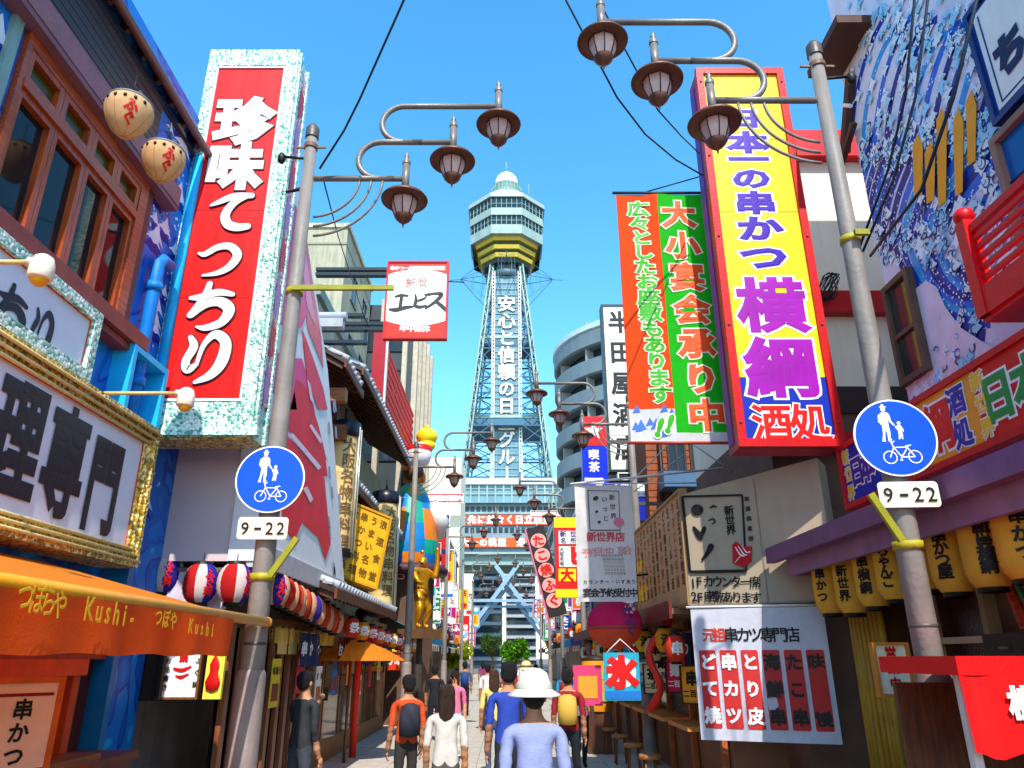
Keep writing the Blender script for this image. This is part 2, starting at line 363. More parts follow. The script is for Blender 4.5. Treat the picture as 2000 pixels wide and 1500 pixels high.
    obw('drain_pipe', B().tube(pz, .07, 12).tube([(X+.1, 7.42, 5.75), (X+.1, 7.42, 5.85)], .09, 12).tube([(X+.1, 7.42, 4.6), (X+.1, 7.42, 4.7)], .09, 12), LB, rt)
    obw('drain_pipe', B().tube([(X+.08, 7.95, 4.8), (X+.08, 7.95, 8.0)], .06, 10), LB3, rt)
    obw('cable_box', B().box(X, X+.22, 7.05, 7.12, 4.0, 4.95).box(X, X+.22, 7.78, 7.85, 4.0, 4.95).box(X, X+.22, 7.12, 7.78, 4.88, 4.95).box(X, X+.22, 7.12, 7.78, 4.0, 4.07), LB3, rt)
    obw('corner_strip', B().box(X-.02, X+.28, 7.62, 7.72, 0, 4.0), M('0f6ea8', .4, .15), rt)
    # ground-floor front
    obw('shop_front', B().box(X, X+.1, -1, 7.6, 0, 2.5), WOOD('5a1c10', 3, 2), rt)
    for k in range(26):
        y = 3.2+k*.17; obw('lattice_slat', B().box(X+.14, X+.19, y, y+.07, 1.9, 2.45), M('b52a14', .5, .2), rt)
    obw('lattice_rail', B().box(X+.12, X+.22, 3.1, 7.6, 1.84, 1.9).box(X+.12, X+.22, 3.1, 7.6, 2.45, 2.5), M('c8340e', .5, .2), rt)
    obw('counter', B().box(X+.1, X+.7, 3, 7.4, 0, 1.0).box(X+.1, X+.75, 3, 7.45, 1.0, 1.06), WOOD('7a2a12', 3, 1), rt)
    obw('door', B().box(X+.1, X+.16, 6.1, 7.2, 0, 1.8), GLASS('2a2420'), rt)
left_restaurant()

def puffer(loc, label, rz):
    rt = root('puffer_lantern', label, 'lantern', loc, rz, 'puffer fish lanterns under the left eave'); rt.scale = (.63, .63, .66)
    prof = [(.02, -.33), (.1, -.31), (.2, -.22), (.275, -.1), (.315, .02), (.325, .12), (.29, .22), (.22, .29), (.12, .33), (.02, .34)]
    b = B(); b.cur = 0; b.lathe(prof[:7], 26); ob('body', b, CLOTH('f0c088', .35), rt)  # tan of the body paints in warm bounced light
    ob('back', B().lathe(prof[6:], 26).lathe([(.292, .205), (.31, .22), (.292, .24)], 26), M('8b8d96', .4, .3), rt)
    for k in range(7):
        a_ = R(200+k*23.5); d = Vector((math.cos(a_), math.sin(a_), 0))
        for j in (0,):
            c = d*.318+Vector((0, 0, .12)); ob('dot', B().ball(c, .026, .026, .03, 10, 6), BLACK, rt)
    seams = B()
    for k in range(8):
        a_ = 2*math.pi*k/8; seams.tube([(r*1.006*math.cos(a_), r*1.006*math.sin(a_), z) for r, z in prof[:7]], .004, 5)
    ob('seam', seams, M('a87c4c'), rt)
    ob('fin', B().prism([(-.17, .28), (-.05, .42), (.03, .36), (.12, .43), (.2, .3), (.1, .33)], -.02, .02), M('4a4c54', .5), rt)
    ob('hook', B().tube([(0, 0, .34), (0, 0, .72)], .01, 6), BLACK, rt)
    for z, s_, ch in ((.0, .2, 'ふ'), (-.17, .17, 'ぐ')):
        b = B(); vs, fs = glyph(ch, .05); rr = .322 if z > -.1 else .25
        for_v = []
        for x, y, q in vs:
            an = R(-48)+x*s_/rr; zz = z+y*s_; r_ = .319 if zz > .02 else (.318+(zz-.02)*.36 if zz > -.1 else .275+(zz+.1)*.62); r_ += .006+q*.02
            for_v.append((r_*math.cos(an), r_*math.sin(an), zz))
        b.add(for_v, fs); ob('lettering', b, RED, rt)
puffer(P(250, 228, X=-3.4), 'white and tan puffer fish lantern, the higher one cut by the eave corner', -8)
puffer(P(318, 318, X=-3.4), 'white and tan puffer fish lantern, the one nearer the red vertical sign', 0)

# white signboards over the awning
def letter_board(name, label, y0, y1, z0, z1, border, rope, texts):
    rt = root(name, label, 'signboard', (-3.7, y0, z0), 90)
    w_, h_ = y1-y0, z1-z0
    ob('panel', B().box(border, w_-border, .02, .3, border, h_-border), M('dedbe6', .4, .06, .05, 3), rt)
    if rope:
        for k, (o0, m_) in enumerate(((0, MOSG), (border*.34, MOSG), (border*.67, M('e09a10', .4, .3, .3, 9)))):
            o1 = o0+border*.33; y = -.06+k*.025; b = B()
            b.box(o0, w_-o0, y, .32-k*.01, o0, o1).box(o0, w_-o0, y, .32-k*.01, h_-o1, h_-o0).box(w_-o1, w_-o0, y, .32-k*.01, o1, h_-o1).box(o0, o1, y, .32-k*.01, o1, h_-o1)
            ob('frame_step', b, m_ if k < 2 else MOSG, rt)
            r_ = B()
            for a_, c_ in (((o0, o1), (w_-o0, o1)), ((o0, h_-o1), (w_-o0, h_-o1))): r_.tube([(a_[0], y-.01, a_[1]), (c_[0], y-.01, c_[1])], .016, 8)
            ob('rope_moulding', r_, M('e8cf88', .4, .25, .4, 30), rt)
    else:
        b = B().box(0, w_, -.03, .3, h_-border, h_).box(0, w_, -.03, .3, 0, border).box(w_-border, w_, -.03, .3, border, h_-border).box(0, border, -.03, .3, border, h_-border)
        ob('frame', b, MOSW if not rope else MOSG, rt)
    i = border+.0; l = B()
    for q in ((i, w_-i, i, i+.008), (i, w_-i, h_-i-.008, h_-i), (w_-i-.008, w_-i, i+.008, h_-i-.008)): l.box(q[0], q[1], .01, .02, q[2], q[3])
    ob('pinstripe', l, M('c8502a'), rt); texts(rt, w_, h_); return rt
INK = M('2a1d24', .4, .15)
def t1(rt, w_, h_):
    for ch, px in (('理', (38, 858)), ('専', (130, 905)), ('門', (205, 950))):
        T(rt, ch, px, None, .95 if ch != '門' else .9, INK, .04, sx=.64, off=-.01)
letter_board('gold_framed_signboard', 'wide white signboard in stepped gold mosaic frame with large black brush characters', 3.6, 7.42, 2.68, 4.1, .17, True, t1)
def t2(rt, w_, h_):
    x, z = on(rt, 26, 605); strokes(rt, KANA['ち'], x, z, .4, INK, off=-.015)
    x, z = on(rt, 84, 648); strokes(rt, KANA['り'], x, z, .4, INK, off=-.015, sx=.8)
letter_board('mosaic_framed_signboard', 'smaller white signboard in pale mosaic frame above the gold framed one', 3.4, 6.05, 4.12, 4.78, .1, False, t2)

def spot(loc, L_, label):
    rt = root('sign_spotlight', label, 'spotlight', loc, 0, 'spotlights on arms over the left signboards')
    ob('arm', B().tube([(-L_, 0, 0), (-.08, 0, 0)], .018, 8), M('d8b070', .4), rt)
    ob('lamp_head', B().lathe([(.03, .05), (.06, .03), (.075, -.02), (.08, -.12), (.07, -.13), (.01, -.13)], 12).tube([(-.1, 0, 0), (-.02, 0, .0)], .035, 8), M('efe2c8', .35), rt)
    ob('bulb', B().ball((0, 0, -.13), .06, .06, .05, 12, 6), M('f0a820', .3), rt)
p = P(85, 512, X=-3.1); spot(p, .9, 'cream spotlight on thin arm over the small mosaic framed signboard')
p = P(365, 768, X=-2.95); spot(p, 1.15, 'cream spotlight on thin arm at the foot of the red vertical sign')

# tall red sign 
def red_sign():
    rt = root('red_vertical_sign', 'tall red box sign with white brush kana in a pale mosaic frame', 'sign', (-3.5, 8.0, 4.2), 0)
    W2 = .61; HH = 5.6
    ob('case', B().box(-W2, W2, .02, .42, .0, HH), MOSW, rt)
    ob('red_panel', B().box(-.47, .43, -.02, .02, .45, HH-.3), M('e00a06', .45, .12, .06, 1.5, dirt=.12), rt)
    b = B().box(-W2-.01, -.5, -.05, .02, .40, HH+.01).box(.46, W2+.01, -.05, .02, .40, HH+.01).box(-W2-.01, W2+.01, -.05, .02, -.01, .40).box(-.5, .46, -.05, .02, HH-.27, HH+.01)
    ob('front_frame', b, MOSW, rt)
    b = B().box(-.5, -.47, -.04, .02, .42, HH-.27).box(.43, .46, -.04, .02, .42, HH-.27).box(-.47, .43, -.04, .02, .42, .45).box(-.47, .43, -.04, .02, HH-.3, HH-.27)
    ob('white_line', b, WHITE, rt)
    for z_ in (1.75, 3.0, 4.3): ob('panel_seam', B().box(-.47, .43, -.0225, -.02, z_, z_+.008), M('8a0604'), rt)
    ob('gold_underside', B().box(-.62, .6, .0, .4, -.03, -.001), MOSG, rt)
    ob('flared_foot', B().add([(-.62,-.04,.17),(.66,-.04,.17),(.7,-.09,.0),(-.72,-.09,.0),(-.62,.0,.17),(.66,.0,.17),(.7,0,0),(-.72,0,0)], [(0,1,2,3),(4,7,6,5),(0,4,5,1),(3,2,6,7),(0,3,7,4),(1,5,6,2)]), MOSW, rt)
    # right flank: pale field with red flowers, white edges
    ob('side_panel', B().box(W2, W2+.02, .09, .35, .45, HH-.2), MOSP, rt)
    ob('side_trim', B().box(W2, W2+.04, .0, .08, .0, HH).box(W2, W2+.04, .36, .42, .0, HH), MOSW, rt)
    for k in range(8):
        z = .7+k*.6; b = B(); n = 10
        b.add([(W2+.03, .22+.12*math.cos(t*2*math.pi/n)*(.7+.3*(t % 2)), z+.32*math.sin(t*2*math.pi/n)*(.6+.4*(t % 2))) for t in range(n)], [tuple(range(n))]); ob('flower', b, M('d0202a' if k % 2 else 'b87ab8', .4), rt)
    WT = M('dcd6de', .4, .05, .05)
    for ch, px, s in (('珍', (478, 240), .78), ('味', (460, 328), .74)):
        T(rt, ch, px, None, s, WT, .055, off=.035, out=M('5a0805'), outw=.02)
    for ch, px, s in (('て', (455, 418), .62), ('っ', (432, 508), .6), ('ち', (414, 600), .64), ('り', (402, 700), .66)):
        x, z = on(rt, *px); strokes(rt, KANA[ch], x, z, s, M('5a0805'), name='lettering_outline', off=.03, grow=.025); strokes(rt, KANA[ch], x, z, s, WT, off=.045)
red_sign()

# white box building sign with big red flower picture
def picture_sign():
    rt = root('picture_box_sign', 'large white box sign with pink and red petal picture over the lanterns', 'sign', (-2.9, 8.9, 2.9))
    obw('box', B().box(-4.4, -3.0, 8.9, 13.2, 2.93, 4.6), M('cdb6b8', .45, .08, .05, 1), rt)
    obw('pale_end_strip', B().box(-3.3, -2.96, 8.86, 8.9, 2.93, 4.55), M('e6dfdf', .4, .05), rt)  # paler strip over the right end of the box front
    # leaning picture panel: outline in Y,Z with curved far edge
    far = [P(x, y, X=-2.9) for x, y in ((675, 1172), (668, 1080), (655, 900), (640, 720), (615, 560), (588, 400))]
    out = [(8.9, 2.98)]+[(q.y, q.z) for q in far]+[(8.3, 8.3), (8.3, 4.6), (8.9, 4.6)]
    b = B(); n = len(out); b.add([(-2.9, y, z) for y, z in out]+[(-3.2, y, z) for y, z in out], [tuple(range(n)), tuple(range(2*n-1, n-1, -1))]+[(k, (k+1) % n, n+(k+1) % n, n+k) for k in range(n)])
    obw('picture_panel', b, M('f2f2f0', .4, .05, .05), rt)
    obw('plinth', B().box(-3.25, -2.86, 8.88, 13.6, 2.86, 3.12), M('c6bcbc', .5, .15), rt)
    def shape(pts, m, k, name='petal'):
        q = [P(x, y, X=-2.895+.0035*k) for x, y in pts]; b = B(); b.add(q, [tuple(range(len(q)))]); obw(name, b, m, rt)
    pk, rd, lp, gr = M('f84a8a', .4, .12, .05, 3), M('f81830', .4, .15, .05, 3), M('fa9ab8', .4, .1), M('9fb0bc', .5, .2)
    shape([(548,420),(578,400),(588,440),(600,500),(604,600),(590,640),(560,640),(528,620),(535,520)], pk, 1)
    shape([(600,470),(612,560),(628,660),(632,720),(600,640),(596,560)], M('f07078', .4, .15), 1)
    shape([(596,470),(605,560),(618,640),(600,600),(592,530)], lp, 2)
    shape([(520,660),(545,690),(575,760),(580,800),(548,800),(520,730)], pk, 1)
    shape([(590,640),(612,700),(632,760),(640,800),(622,800),(600,740)], M('fa3a50', .4), 2)
    shape([(560,830),(580,740),(600,760),(622,830),(634,880),(640,930),(628,930),(606,890),(575,850)], rd, 1)
    shape([(535,700),(590,700),(610,770),(622,850),(640,900),(600,870),(560,840)], pk, 0)
    shape([(560,850),(600,890),(634,935),(640,1000),(646,1060),(636,1095),(622,1050),(590,1020),(575,1060),(552,1020),(548,920)], M('f81c34', .4, .12, .05, 2), 2)
    for pts in ([(565,850),(572,846),(628,912),(622,918)], [(604,832),(608,828),(630,860),(626,866)], [(592,954),(600,950),(612,975),(606,982)], [(600,740),(606,750),(614,790),(606,780)]): shape(pts, M('f4dce4'), 4, 'white_line')
    for k in range(14): 
        x = random.uniform(640, 655); y = random.uniform(720, 1150); shape([(x, y), (x+3, y+2), (x+5, y+26), (x+1, y+22)], gr, 3, 'grey_fleck')
picture_sign()

# lanterns: drum shaped, red / blue / white
def paper_lantern(name, label, loc, rx, rz_, cols, group, text=None, tcol=None, facing=0, cat='lantern', tsize=None, oval=True, n=20, ribs=9):
    rt = root(name, label, cat, loc, 0, group)
    if oval: prof = [(rx*math.cos(t)**.75 if 1 else 0, rz_*math.sin(t)) for t in [R(-66+132*i/(ribs*2)) for i in range(ribs*2+1)]]
    else:
        prof = [(rx*.62, -rz_*.98)]+[(rx*(1-abs(s_)**5*.32), rz_*s_*.96) for s_ in [-.98+1.96*i/(ribs*2) for i in range(ribs*2+1)]]+[(rx*.62, rz_*.98)]
    prof = [(r*(1.0 if i % 2 else .972), z) for i, (r, z) in enumerate(prof)]
    b = B(); ms = [CLOTH(c, .3) for c in cols]; k0 = len(b.f); b.lathe(prof, n)
    for f in range(len(b.f)):
        ring, seg = divmod(f, n)
        if len(cols) == 2 and not isinstance(facing, str): b.mi[f] = 1 if z_mid(prof, ring) > .1*rz_ else 0
        elif len(cols) == 3: b.mi[f] = [0, 2, 1, 2, 0, 2, 1, 2][(seg*8//n) % 8] if True else 0
    ob('paper_body', b, ms, rt)
    r0, z0 = prof[0][0], prof[0][1]; r1, z1 = prof[-1]
    ob('end_ring', B().lathe([(r0*.9, z0-.035), (r0*1.05, z0-.03), (r0*1.05, z0+.01)], n), BLACK, rt); ob('end_ring', B().lathe([(r1*1.05, z1-.01), (r1*1.05, z1+.03), (r1*.9, z1+.035), (0.01, z1+.035)], n), BLACK, rt)
    ob('hanger', B().tube([(0, 0, z1+.03), (0, 0, z1+.03+rz_*.4)], .006, 5), BLACK, rt)
    if text:
        b = B(); N = len(text); s_ = tsize or 1.5*rz_/N
        for i, ch in enumerate(text):
            vs, fs = glyph(ch, .04); zc = (rz_*.62) - (i+.5)*(rz_*1.24/N); o = []
            for x, y, q in vs:
                zz = zc+y*s_; an = R(facing)+x*s_/rx; u = min(1, abs(zz)/rz_)
                rr = rx*(math.cos(math.asin(min(.91, u)))**.75 if oval else 1-u**5*.32)+.006+max(0, q)*.01; o.append((rr*math.cos(an), rr*math.sin(an), zz))
            b.add(o, fs)
        ob('lettering', b, tcol or BLACK, rt)
    return rt
def z_mid(prof, ring): return (prof[ring][1]+prof[min(ring+1, len(prof)-1)][1])/2
for i, px in enumerate((292, 325, 392, 458)):
    p = P(px, 1140 if i > 1 else 1122, Y=8.7+(.35 if i < 2 else 0))
    q = paper_lantern('drum_lantern', ORD[i]+' from the left of the red, white and blue drum lanterns', p, .2, .235, ['c8181a', '2a2a9c', 'f0d8d0'], 'drum lanterns under the white box sign', 'ふぐ料', RED, -80)
    q.rotation_euler = (0, 0, R(20*i))
for i in range(11):
    p = P(541+i*11.2, 1152+i*6.2, X=-2.95)
    q = paper_lantern('drum_lantern', ORD[i]+' of the orange-red drum lanterns receding under the petal picture', p, .17, .21, ['e0502a', '3a2a9c' if i % 3 == 0 else 'd8301c', 'f0b890'], 'drum lanterns under the petal picture', 'ふぐ', RED, -55)
    q.rotation_euler = (0, 0, R(35*i))
for i in range(9):
    p = P(536+i*13.5, 1238+i*1.2, X=-3.25)
    paper_lantern('small_yellow_lantern', ORD[i]+' from the left of the small pale yellow lanterns over the wooden door', p, .09, .13, ['f4c850'], 'small yellow lanterns over the wooden door', None, oval=False, n=12, ribs=4)

# orange awning with yellow roller bar
def awning():
    rt = root('orange_awning', 'orange awning with yellow front bar and yellow kana on its valance', 'awning', (-2.0, 4, 2.1))
    b = B(); 
    for i in range(24):
        y0, y1 = .5+i*.245, .5+(i+1)*.245
        b.add([(-2.06, y0, 2.13), (-2.06, y1, 2.13), (-3.95, y1, 2.62), (-3.95, y0, 2.62)], [(0,1,2,3)])
    obw('canopy_cloth', b, CLOTH('f08a20', .4), rt)
    obw('front_bar', B().tube([(-2, .4, 2.13), (-2, 6.42, 2.13)], .038, 14), M('f2a21a', .35, .1), rt)
    obw('bar_cap', B().tube([(-2, 6.42, 2.13), (-2, 6.46, 2.13)], .042, 14), M('d88a10', .35), rt)
    b = B(); N = 110; top = []; bot = []
    for i in range(N+1):
        y = .5+i*(5.05/N); wv = .012*math.sin(i*.55)+.008*math.sin(i*.21); top.append((-2.0+.04, y, 2.11)); bot.append((-2.0+.04+wv, y, 1.865+.006*math.sin(i*.4)))
    b.add(top+bot, [(i, i+1, N+2+i, N+1+i) for i in range(N)], True); obw('valance', b, CLOTH('f45a0c', .35), rt)
    obw('support_arm', B().tube([P(0, 1270, X=-3.6), P(180, 1212, X=-2.5)], .018, 8), M('e08050', .4), rt)
    obw('support_arm', B().tube([P(225, 1262, X=-3.6), P(350, 1232, X=-2.6)], .018, 8), M('e08050', .4), rt)
    s = root('w', None, None, (-1.94, 4, 1.86), 90); s.name = 'awning_lettering_anchor'
    YL = M('f4b41c', .6)
    objs = []
    for st, a_, c_, sz in (('つぼらや', (45, 1165), (112, 1182), .13), ('Kushi-', (172, 1188), (255, 1203), .15), ('つぼや', (306, 1206), (335, 1213), .11), ('Kushi', (370, 1222), (412, 1230), .12)):
        objs.append(T(s, st, a_, c_, sz, YL, .02, sx=.85, off=.012))
    for o in objs:
        o.parent = rt; o.location = s.location-rt.location; o.rotation_euler = s.rotation_euler
    bpy.data.objects.remove(s)
awning()

# ================================================================== STREET LAMPS
LG = M('7c7670', .42, .2, .15, 6, metal=.2); LH = M('6a4638', .4, .2, .15, 8, metal=.3); LP = M('c9a49a', .25, .15, .0, 3)
def street_lamp(label, loc, flip=False):
    rt = root('street_lamp', label, 'street lamp', loc, 0, 'street lamps along both kerbs')
    s = -1 if flip else 1
    ob('pole', B().tube([(0, 0, 0), (0, 0, 3.2), (0, 0, 5.2), (0, 0, 7.2)], [.1, .088, .072, .06], 18), M('8a827a', .5, .22, .25, 3, dirt=.5), rt)
    ob('pole_base', B().lathe([(.16, 0), (.16, .12), (.125, .18), (.12, 1.7), (.112, 1.74), (.1, 1.76)], 18), M('8a7a74', .5, .25, .25, 4, dirt=.4), rt)
    ob('pole_cap', B().lathe([(.072, 7.12), (.072, 7.24), (.04, 7.29), (.01, 7.3)], 14), STEEL, rt)
    ob('clamp', B().lathe([(.075, 6.98), (.075, 7.03)], 14).bar((-.16, 0, 7.0), (.16, 0, 7.0), .02), M('7a5a40', .5, .3), rt)
    ob('insulator', B().tube([(0, 0, 6.85), (-.28*s, 0, 6.88)], .015, 6).ball((-.3*s, 0, 6.86), .045, .045, .07, 10, 6), BLACK, rt)
    r = .032
    for z in (1.95, 4.1, 5.6): ob('steel_strap', B().lathe([(.098-.009*(z-1.5), z), (.101-.009*(z-1.5), z+.002), (.101-.009*(z-1.5), z+.022), (.098-.009*(z-1.5), z+.024)], 16), STEEL, rt)
    ob('junction_box', B().box(-.07*s-.05, -.07*s+.05, .08, .17, 2.0, 2.26), M('8e8a80', .5, .2, dirt=.3), rt); ob('conduit', B().tube([(-.07*s, .11, 2.26), (-.06*s, .085, 3.4), (-.05*s, .075, 5.0), (-.045*s, .065, 6.4)], .012, 6), M('4a4844', .5), rt)
    def X(p): return (p[0]*s, p[1], p[2])
    ob('arm', B().tube([X((.07, 0, 6.6)), X((1.06, 0, 6.6))], r, 12), LG, rt)
    def hook(x0, x1, z0, z1, xe):
        c = (z0+z1)/2; rr = (z1-z0)/2; pts = [(x0, 0, z0)]+[(x1-rr*math.cos(t)*1.0, 0, c+rr*math.sin(t)) for t in [R(-90+180*k/14) for k in range(15)]]+[(xe, 0, z1)]
        return [X(p) for p in pts]
    ob('arm', B().tube(hook(.92, .76, 6.6, 7.07, 1.54), r, 12), LG, rt)
    ob('arm', B().tube(hook(1.2, .99, 7.07, 7.55, 2.03), r, 12), LG, rt)
    for k, ra in enumerate((.5, .62, .74)):
        ob('curved_brace', B().tube([X((.06+ra*math.sin(t), 0, 6.6-ra*math.cos(t)*.95)) for t in [R(5+83*j/12) for j in range(13)]], .014, 8), LG, rt)
    for (x, z) in ((1.04, 6.28), (1.53, 6.77), (2.02, 7.25)):
        l = ob('lantern_stem', B().tube([X((x, 0, z+.16)), X((x, 0, z+.5))], .04, 10).lathe([(.045, z+.5), (.045, z+.54), (.02, z+.58), (.028, z+.6), (.002, z+.66)], 10, X((x, 0, 0))), LG, rt)
        ob('shade', B().lathe([(.035, z+.18), (.07, z+.17), (.13, z+.13), (.225, z+.085), (.245, z+.055), (.24, z+.04), (.13, z+.05), (.01, z+.05)], 28, X((x, 0, 0))), LH, l)
        n = 8; b = B(); cg = X((x, 0, 0))
        b.lathe([(.135, z+.045), (.128, z-.04), (.088, z-.15)], n, cg, sm=False); ob('glass_panes', b, LP, l)
        b = B()
        for k in range(n):
            a_ = 2*math.pi*k/n; q = lambda rr, zz: (cg[0]+rr*math.cos(a_), rr*math.sin(a_), zz)
            b.tube([q(.139, z+.045), q(.131, z-.04), q(.09, z-.15)], .006, 5)
        ob('glazing_ribs', b, M('3a2620', .4), l)
        ob('finial', B().lathe([(.094, z-.14), (.09, z-.165), (.06, z-.2), (.03, z-.225), (.012, z-.24), (.008, z-.27), (.001, z-.29)], 16, cg), LH, l)
    return rt
posts_l = [(-2.1, 6.5), (-2.4, 19), (-2.45, 31), (-2.5, 44), (-2.5, 57)]; posts_r = [(2.95, 5.45), (2.7, 15.2), (2.5, 24.8), (2.55, 35), (2.6, 46), (2.6, 58)]
dl = ['left kerb beside the red vertical sign', 'left kerb in front of the brown tiled eave', 'left kerb beyond the big robed figure', 'left kerb, second last towards the tower', 'left kerb, last before the tower']
dr = ['right kerb before the wave mural', 'right kerb beside the white cloth banner', 'right kerb between the banner and the tower legs', 'right kerb, third last towards the tower', 'right kerb, second last towards the tower', 'right kerb, farthest down the street']
LA = street_lamp('grey three-lantern street lamp on the '+dl[0], (*posts_l[0], 0)); LBm = street_lamp('grey three-lantern street lamp on the '+dr[0], (*posts_r[0], .1), True)
for (src, lst, ds) in ((LA, posts_l, dl), (LBm, posts_r, dr)):
    for i, q in enumerate(lst[1:]):
        c = copy_tree(src); c.location = (q[0], q[1], 0); c['label'] = 'grey three-lantern street lamp on the '+ds[i+1]

# round blue traffic signs and 9-22 plates
SB = M('0a4ce0', .3, .06, .02, 2); SW = M('eceae4', .4, .06)
def walker_sign(x, y, z, label, rz, rad=.3):
    rt = root('traffic_sign', label, 'traffic sign', (x, y, z), rz, 'round blue signs on the lamp poles')
    def disc(r, y0, y1, m, name):
        n = 48; ob(name, B().prism([(r*math.cos(2*math.pi*k/n), r*math.sin(2*math.pi*k/n)) for k in range(n)], y0, y1), m, rt)
    disc(rad, 0, .012, SW, 'rim'); disc(rad*.955, -.004, -.0005, SB, 'disc')
    k = rad
    def poly(pts, nm='pictogram', yo=-.007):
        b = B(); b.add([(px*k, yo, pz*k) for px, pz in pts], [tuple(range(len(pts)))]); return b
    b = B(); n = 14
    def add(pts, yo): b.add([(px*k, yo, pz*k) for px, pz in pts], [tuple(range(len(pts)))])
    def dot(cx, cz, rx, rz_, yo): add([(cx+rx*math.cos(2*math.pi*t/n), cz+rz_*math.sin(2*math.pi*t/n)) for t in range(n)], yo)
    ox = -.17
    dot(ox-.02, .74, .06, .07, -.008); add([(ox-.1, .79), (ox+.07, .79), (ox+.07, .81), (ox+.02, .815), (ox+.01, .87), (ox-.05, .87), (ox-.06, .815), (ox-.1, .81)], -.0085)
    add([(ox-.07, .66), (ox+.05, .66), (ox+.11, .6), (ox+.13, .42), (ox+.2, .32), (ox+.17, .29), (ox+.08, .4), (ox+.07, .5), (ox+.05, .34), (ox+.06, .1), (ox+.03, -.07), (ox+.06, -.11), (ox-.02, -.11), (ox-.02, .08), (ox-.04, .22), (ox-.07, .08), (ox-.09, -.07), (ox-.08, -.11), (ox-.17, -.11), (ox-.12, .1), (ox-.11, .34), (ox-.14, .32), (ox-.14, .36), (ox-.19, .4), (ox-.17, .58)], -.008)
    cx = .12
    dot(cx+.01, .36, .045, .05, -.008); add([(cx-.03, .3), (cx+.05, .3), (cx+.1, .18), (cx+.09, .12), (cx+.05, .18), (cx+.06, .06), (cx+.05, -.06), (cx+.02, -.06), (cx+.01, .04), (cx-.02, -.06), (cx-.06, -.06), (cx-.04, .06), (cx-.04, .16), (cx-.1, .26), (cx-.08, .29)], -.008)
    ob('walker_pictogram', b, SW, rt)
    b = B()
    def seg(p, q, w_): 
        p, q = Vector((p[0], p[1])), Vector((q[0], q[1])); d = (q-p).normalized(); nn = Vector((-d.y, d.x))*w_/2
        b.add([((v.x)*k, -.008, (v.y)*k) for v in (p-nn, q-nn, q+nn, p+nn)], [(0, 1, 2, 3)])
    for wx in (-.22, .37):
        r_, N = .17, 24
        for t in range(N):
            a0, a1 = 2*math.pi*t/N, 2*math.pi*(t+1)/N
            b.add([((wx+rr*math.cos(aa))*k, -.008, (-.52+rr*math.sin(aa))*k) for rr, aa in ((r_, a0), (r_, a1), (r_-.025, a1), (r_-.025, a0))], [(0, 1, 2, 3)])
    for p_, q_ in (((-.22, -.52), (-.1, -.27)), ((-.1, -.27), (.06, -.52)), ((-.1, -.27), (.22, -.27)), ((.06, -.52), (.25, -.24)), ((.06, -.52), (.37, -.52)), ((.37, -.52), (.22, -.27)), ((-.1, -.27), (-.13, -.16)), ((-.13, -.16), (-.06, -.1)), ((-.13, -.16), (-.16, -.09)), ((-.16, -.09), (-.1, -.05)), ((.18, -.24), (.32, -.22)), ((.02, -.6), (.1, -.44)), ((.0, -.6), (.07, -.6))): seg(p_, q_, .028)
    ob('bicycle_pictogram', b, SW, rt)
    ob('clamp_bracket', B().box(-.04, .04, .013, .05, -.2, .2), STEEL, rt)
def hour_plate(x, y, z, label, rz):
    w_, h_ = .215, .095; n = 5; pts = []
    for cx, cz, a0 in ((w_-.03, h_-.03, 0), (-w_+.03, h_-.03, 90), (-w_+.03, -h_+.03, 180), (w_-.03, -h_+.03, 270)):
        pts += [(cx+.03*math.cos(R(a0+90*t/n)), cz+.03*math.sin(R(a0+90*t/n))) for t in range(n+1)]
    rt = root('hour_plate', label, 'plate', (x, y, z), rz, 'hour plates under the round signs'); ob('plate', B().prism(pts, 0, .012), M('ead9bc', .45, .08), rt)
    T(rt, '9', (-.15, 0), None, .15, BLACK, .006, px=False); T(rt, '-', (-.04, .022), None, .2, BLACK, .004, px=False, sx=1.2); T(rt, '22', (.06, 0), (.155, 0), .15, BLACK, .006, px=False)
walker_sign(-2.08, 6.35, 3.33, 'round blue sign with walkers and bicycle on the left lamp pole', 4)
hour_plate(-2.1, 6.36, 2.9, 'cream plate reading 9-22 on the left lamp pole', 2)
walker_sign(2.94, 5.32, 3.41, 'round blue sign with walkers and bicycle on the right lamp pole', -6)
hour_plate(2.96, 5.32, 2.975, 'cream plate reading 9-22 on the right lamp pole', -4)
YB = M('a89a22', .5, .3, .2, 9)
def band(loc, label, rod):
    rt = root('banner_bracket', label, 'bracket', loc, 0, 'yellow banner brackets on the lamp poles'); ob('band', B().lathe([(.07 if loc[2] > 4 else .09, -.03), (.084 if loc[2] > 4 else .105, -.03), (.084 if loc[2] > 4 else .105, .03), (.07 if loc[2] > 4 else .09, .03)], 18), YB, rt)
    ob('rod', B().bar(rod[0], rod[1], .035, .05), M('8f8c1c', .5, .2), rt); return rt
band((-2.1, 6.5, 2.5), 'yellow band with angled green bar low on the left lamp pole', ((.1, -.12, .0), (.3, -.12, .32)))
band((-2.1, 6.5, 5.25), 'yellow band with long thin gold rod high on the left lamp pole', ((.0, -.1, .0), (1.0, -.1, .0)))
band((2.95, 5.45, 2.62), 'yellow band with two angled bars low on the right lamp pole', ((-.1, -.12, .02), (-.27, -.12, .36)))
band((2.95, 5.45, 5.2), 'plain yellow band halfway up the right lamp pole', ((-.02, -.13, 0), (.1, -.13, 0)))

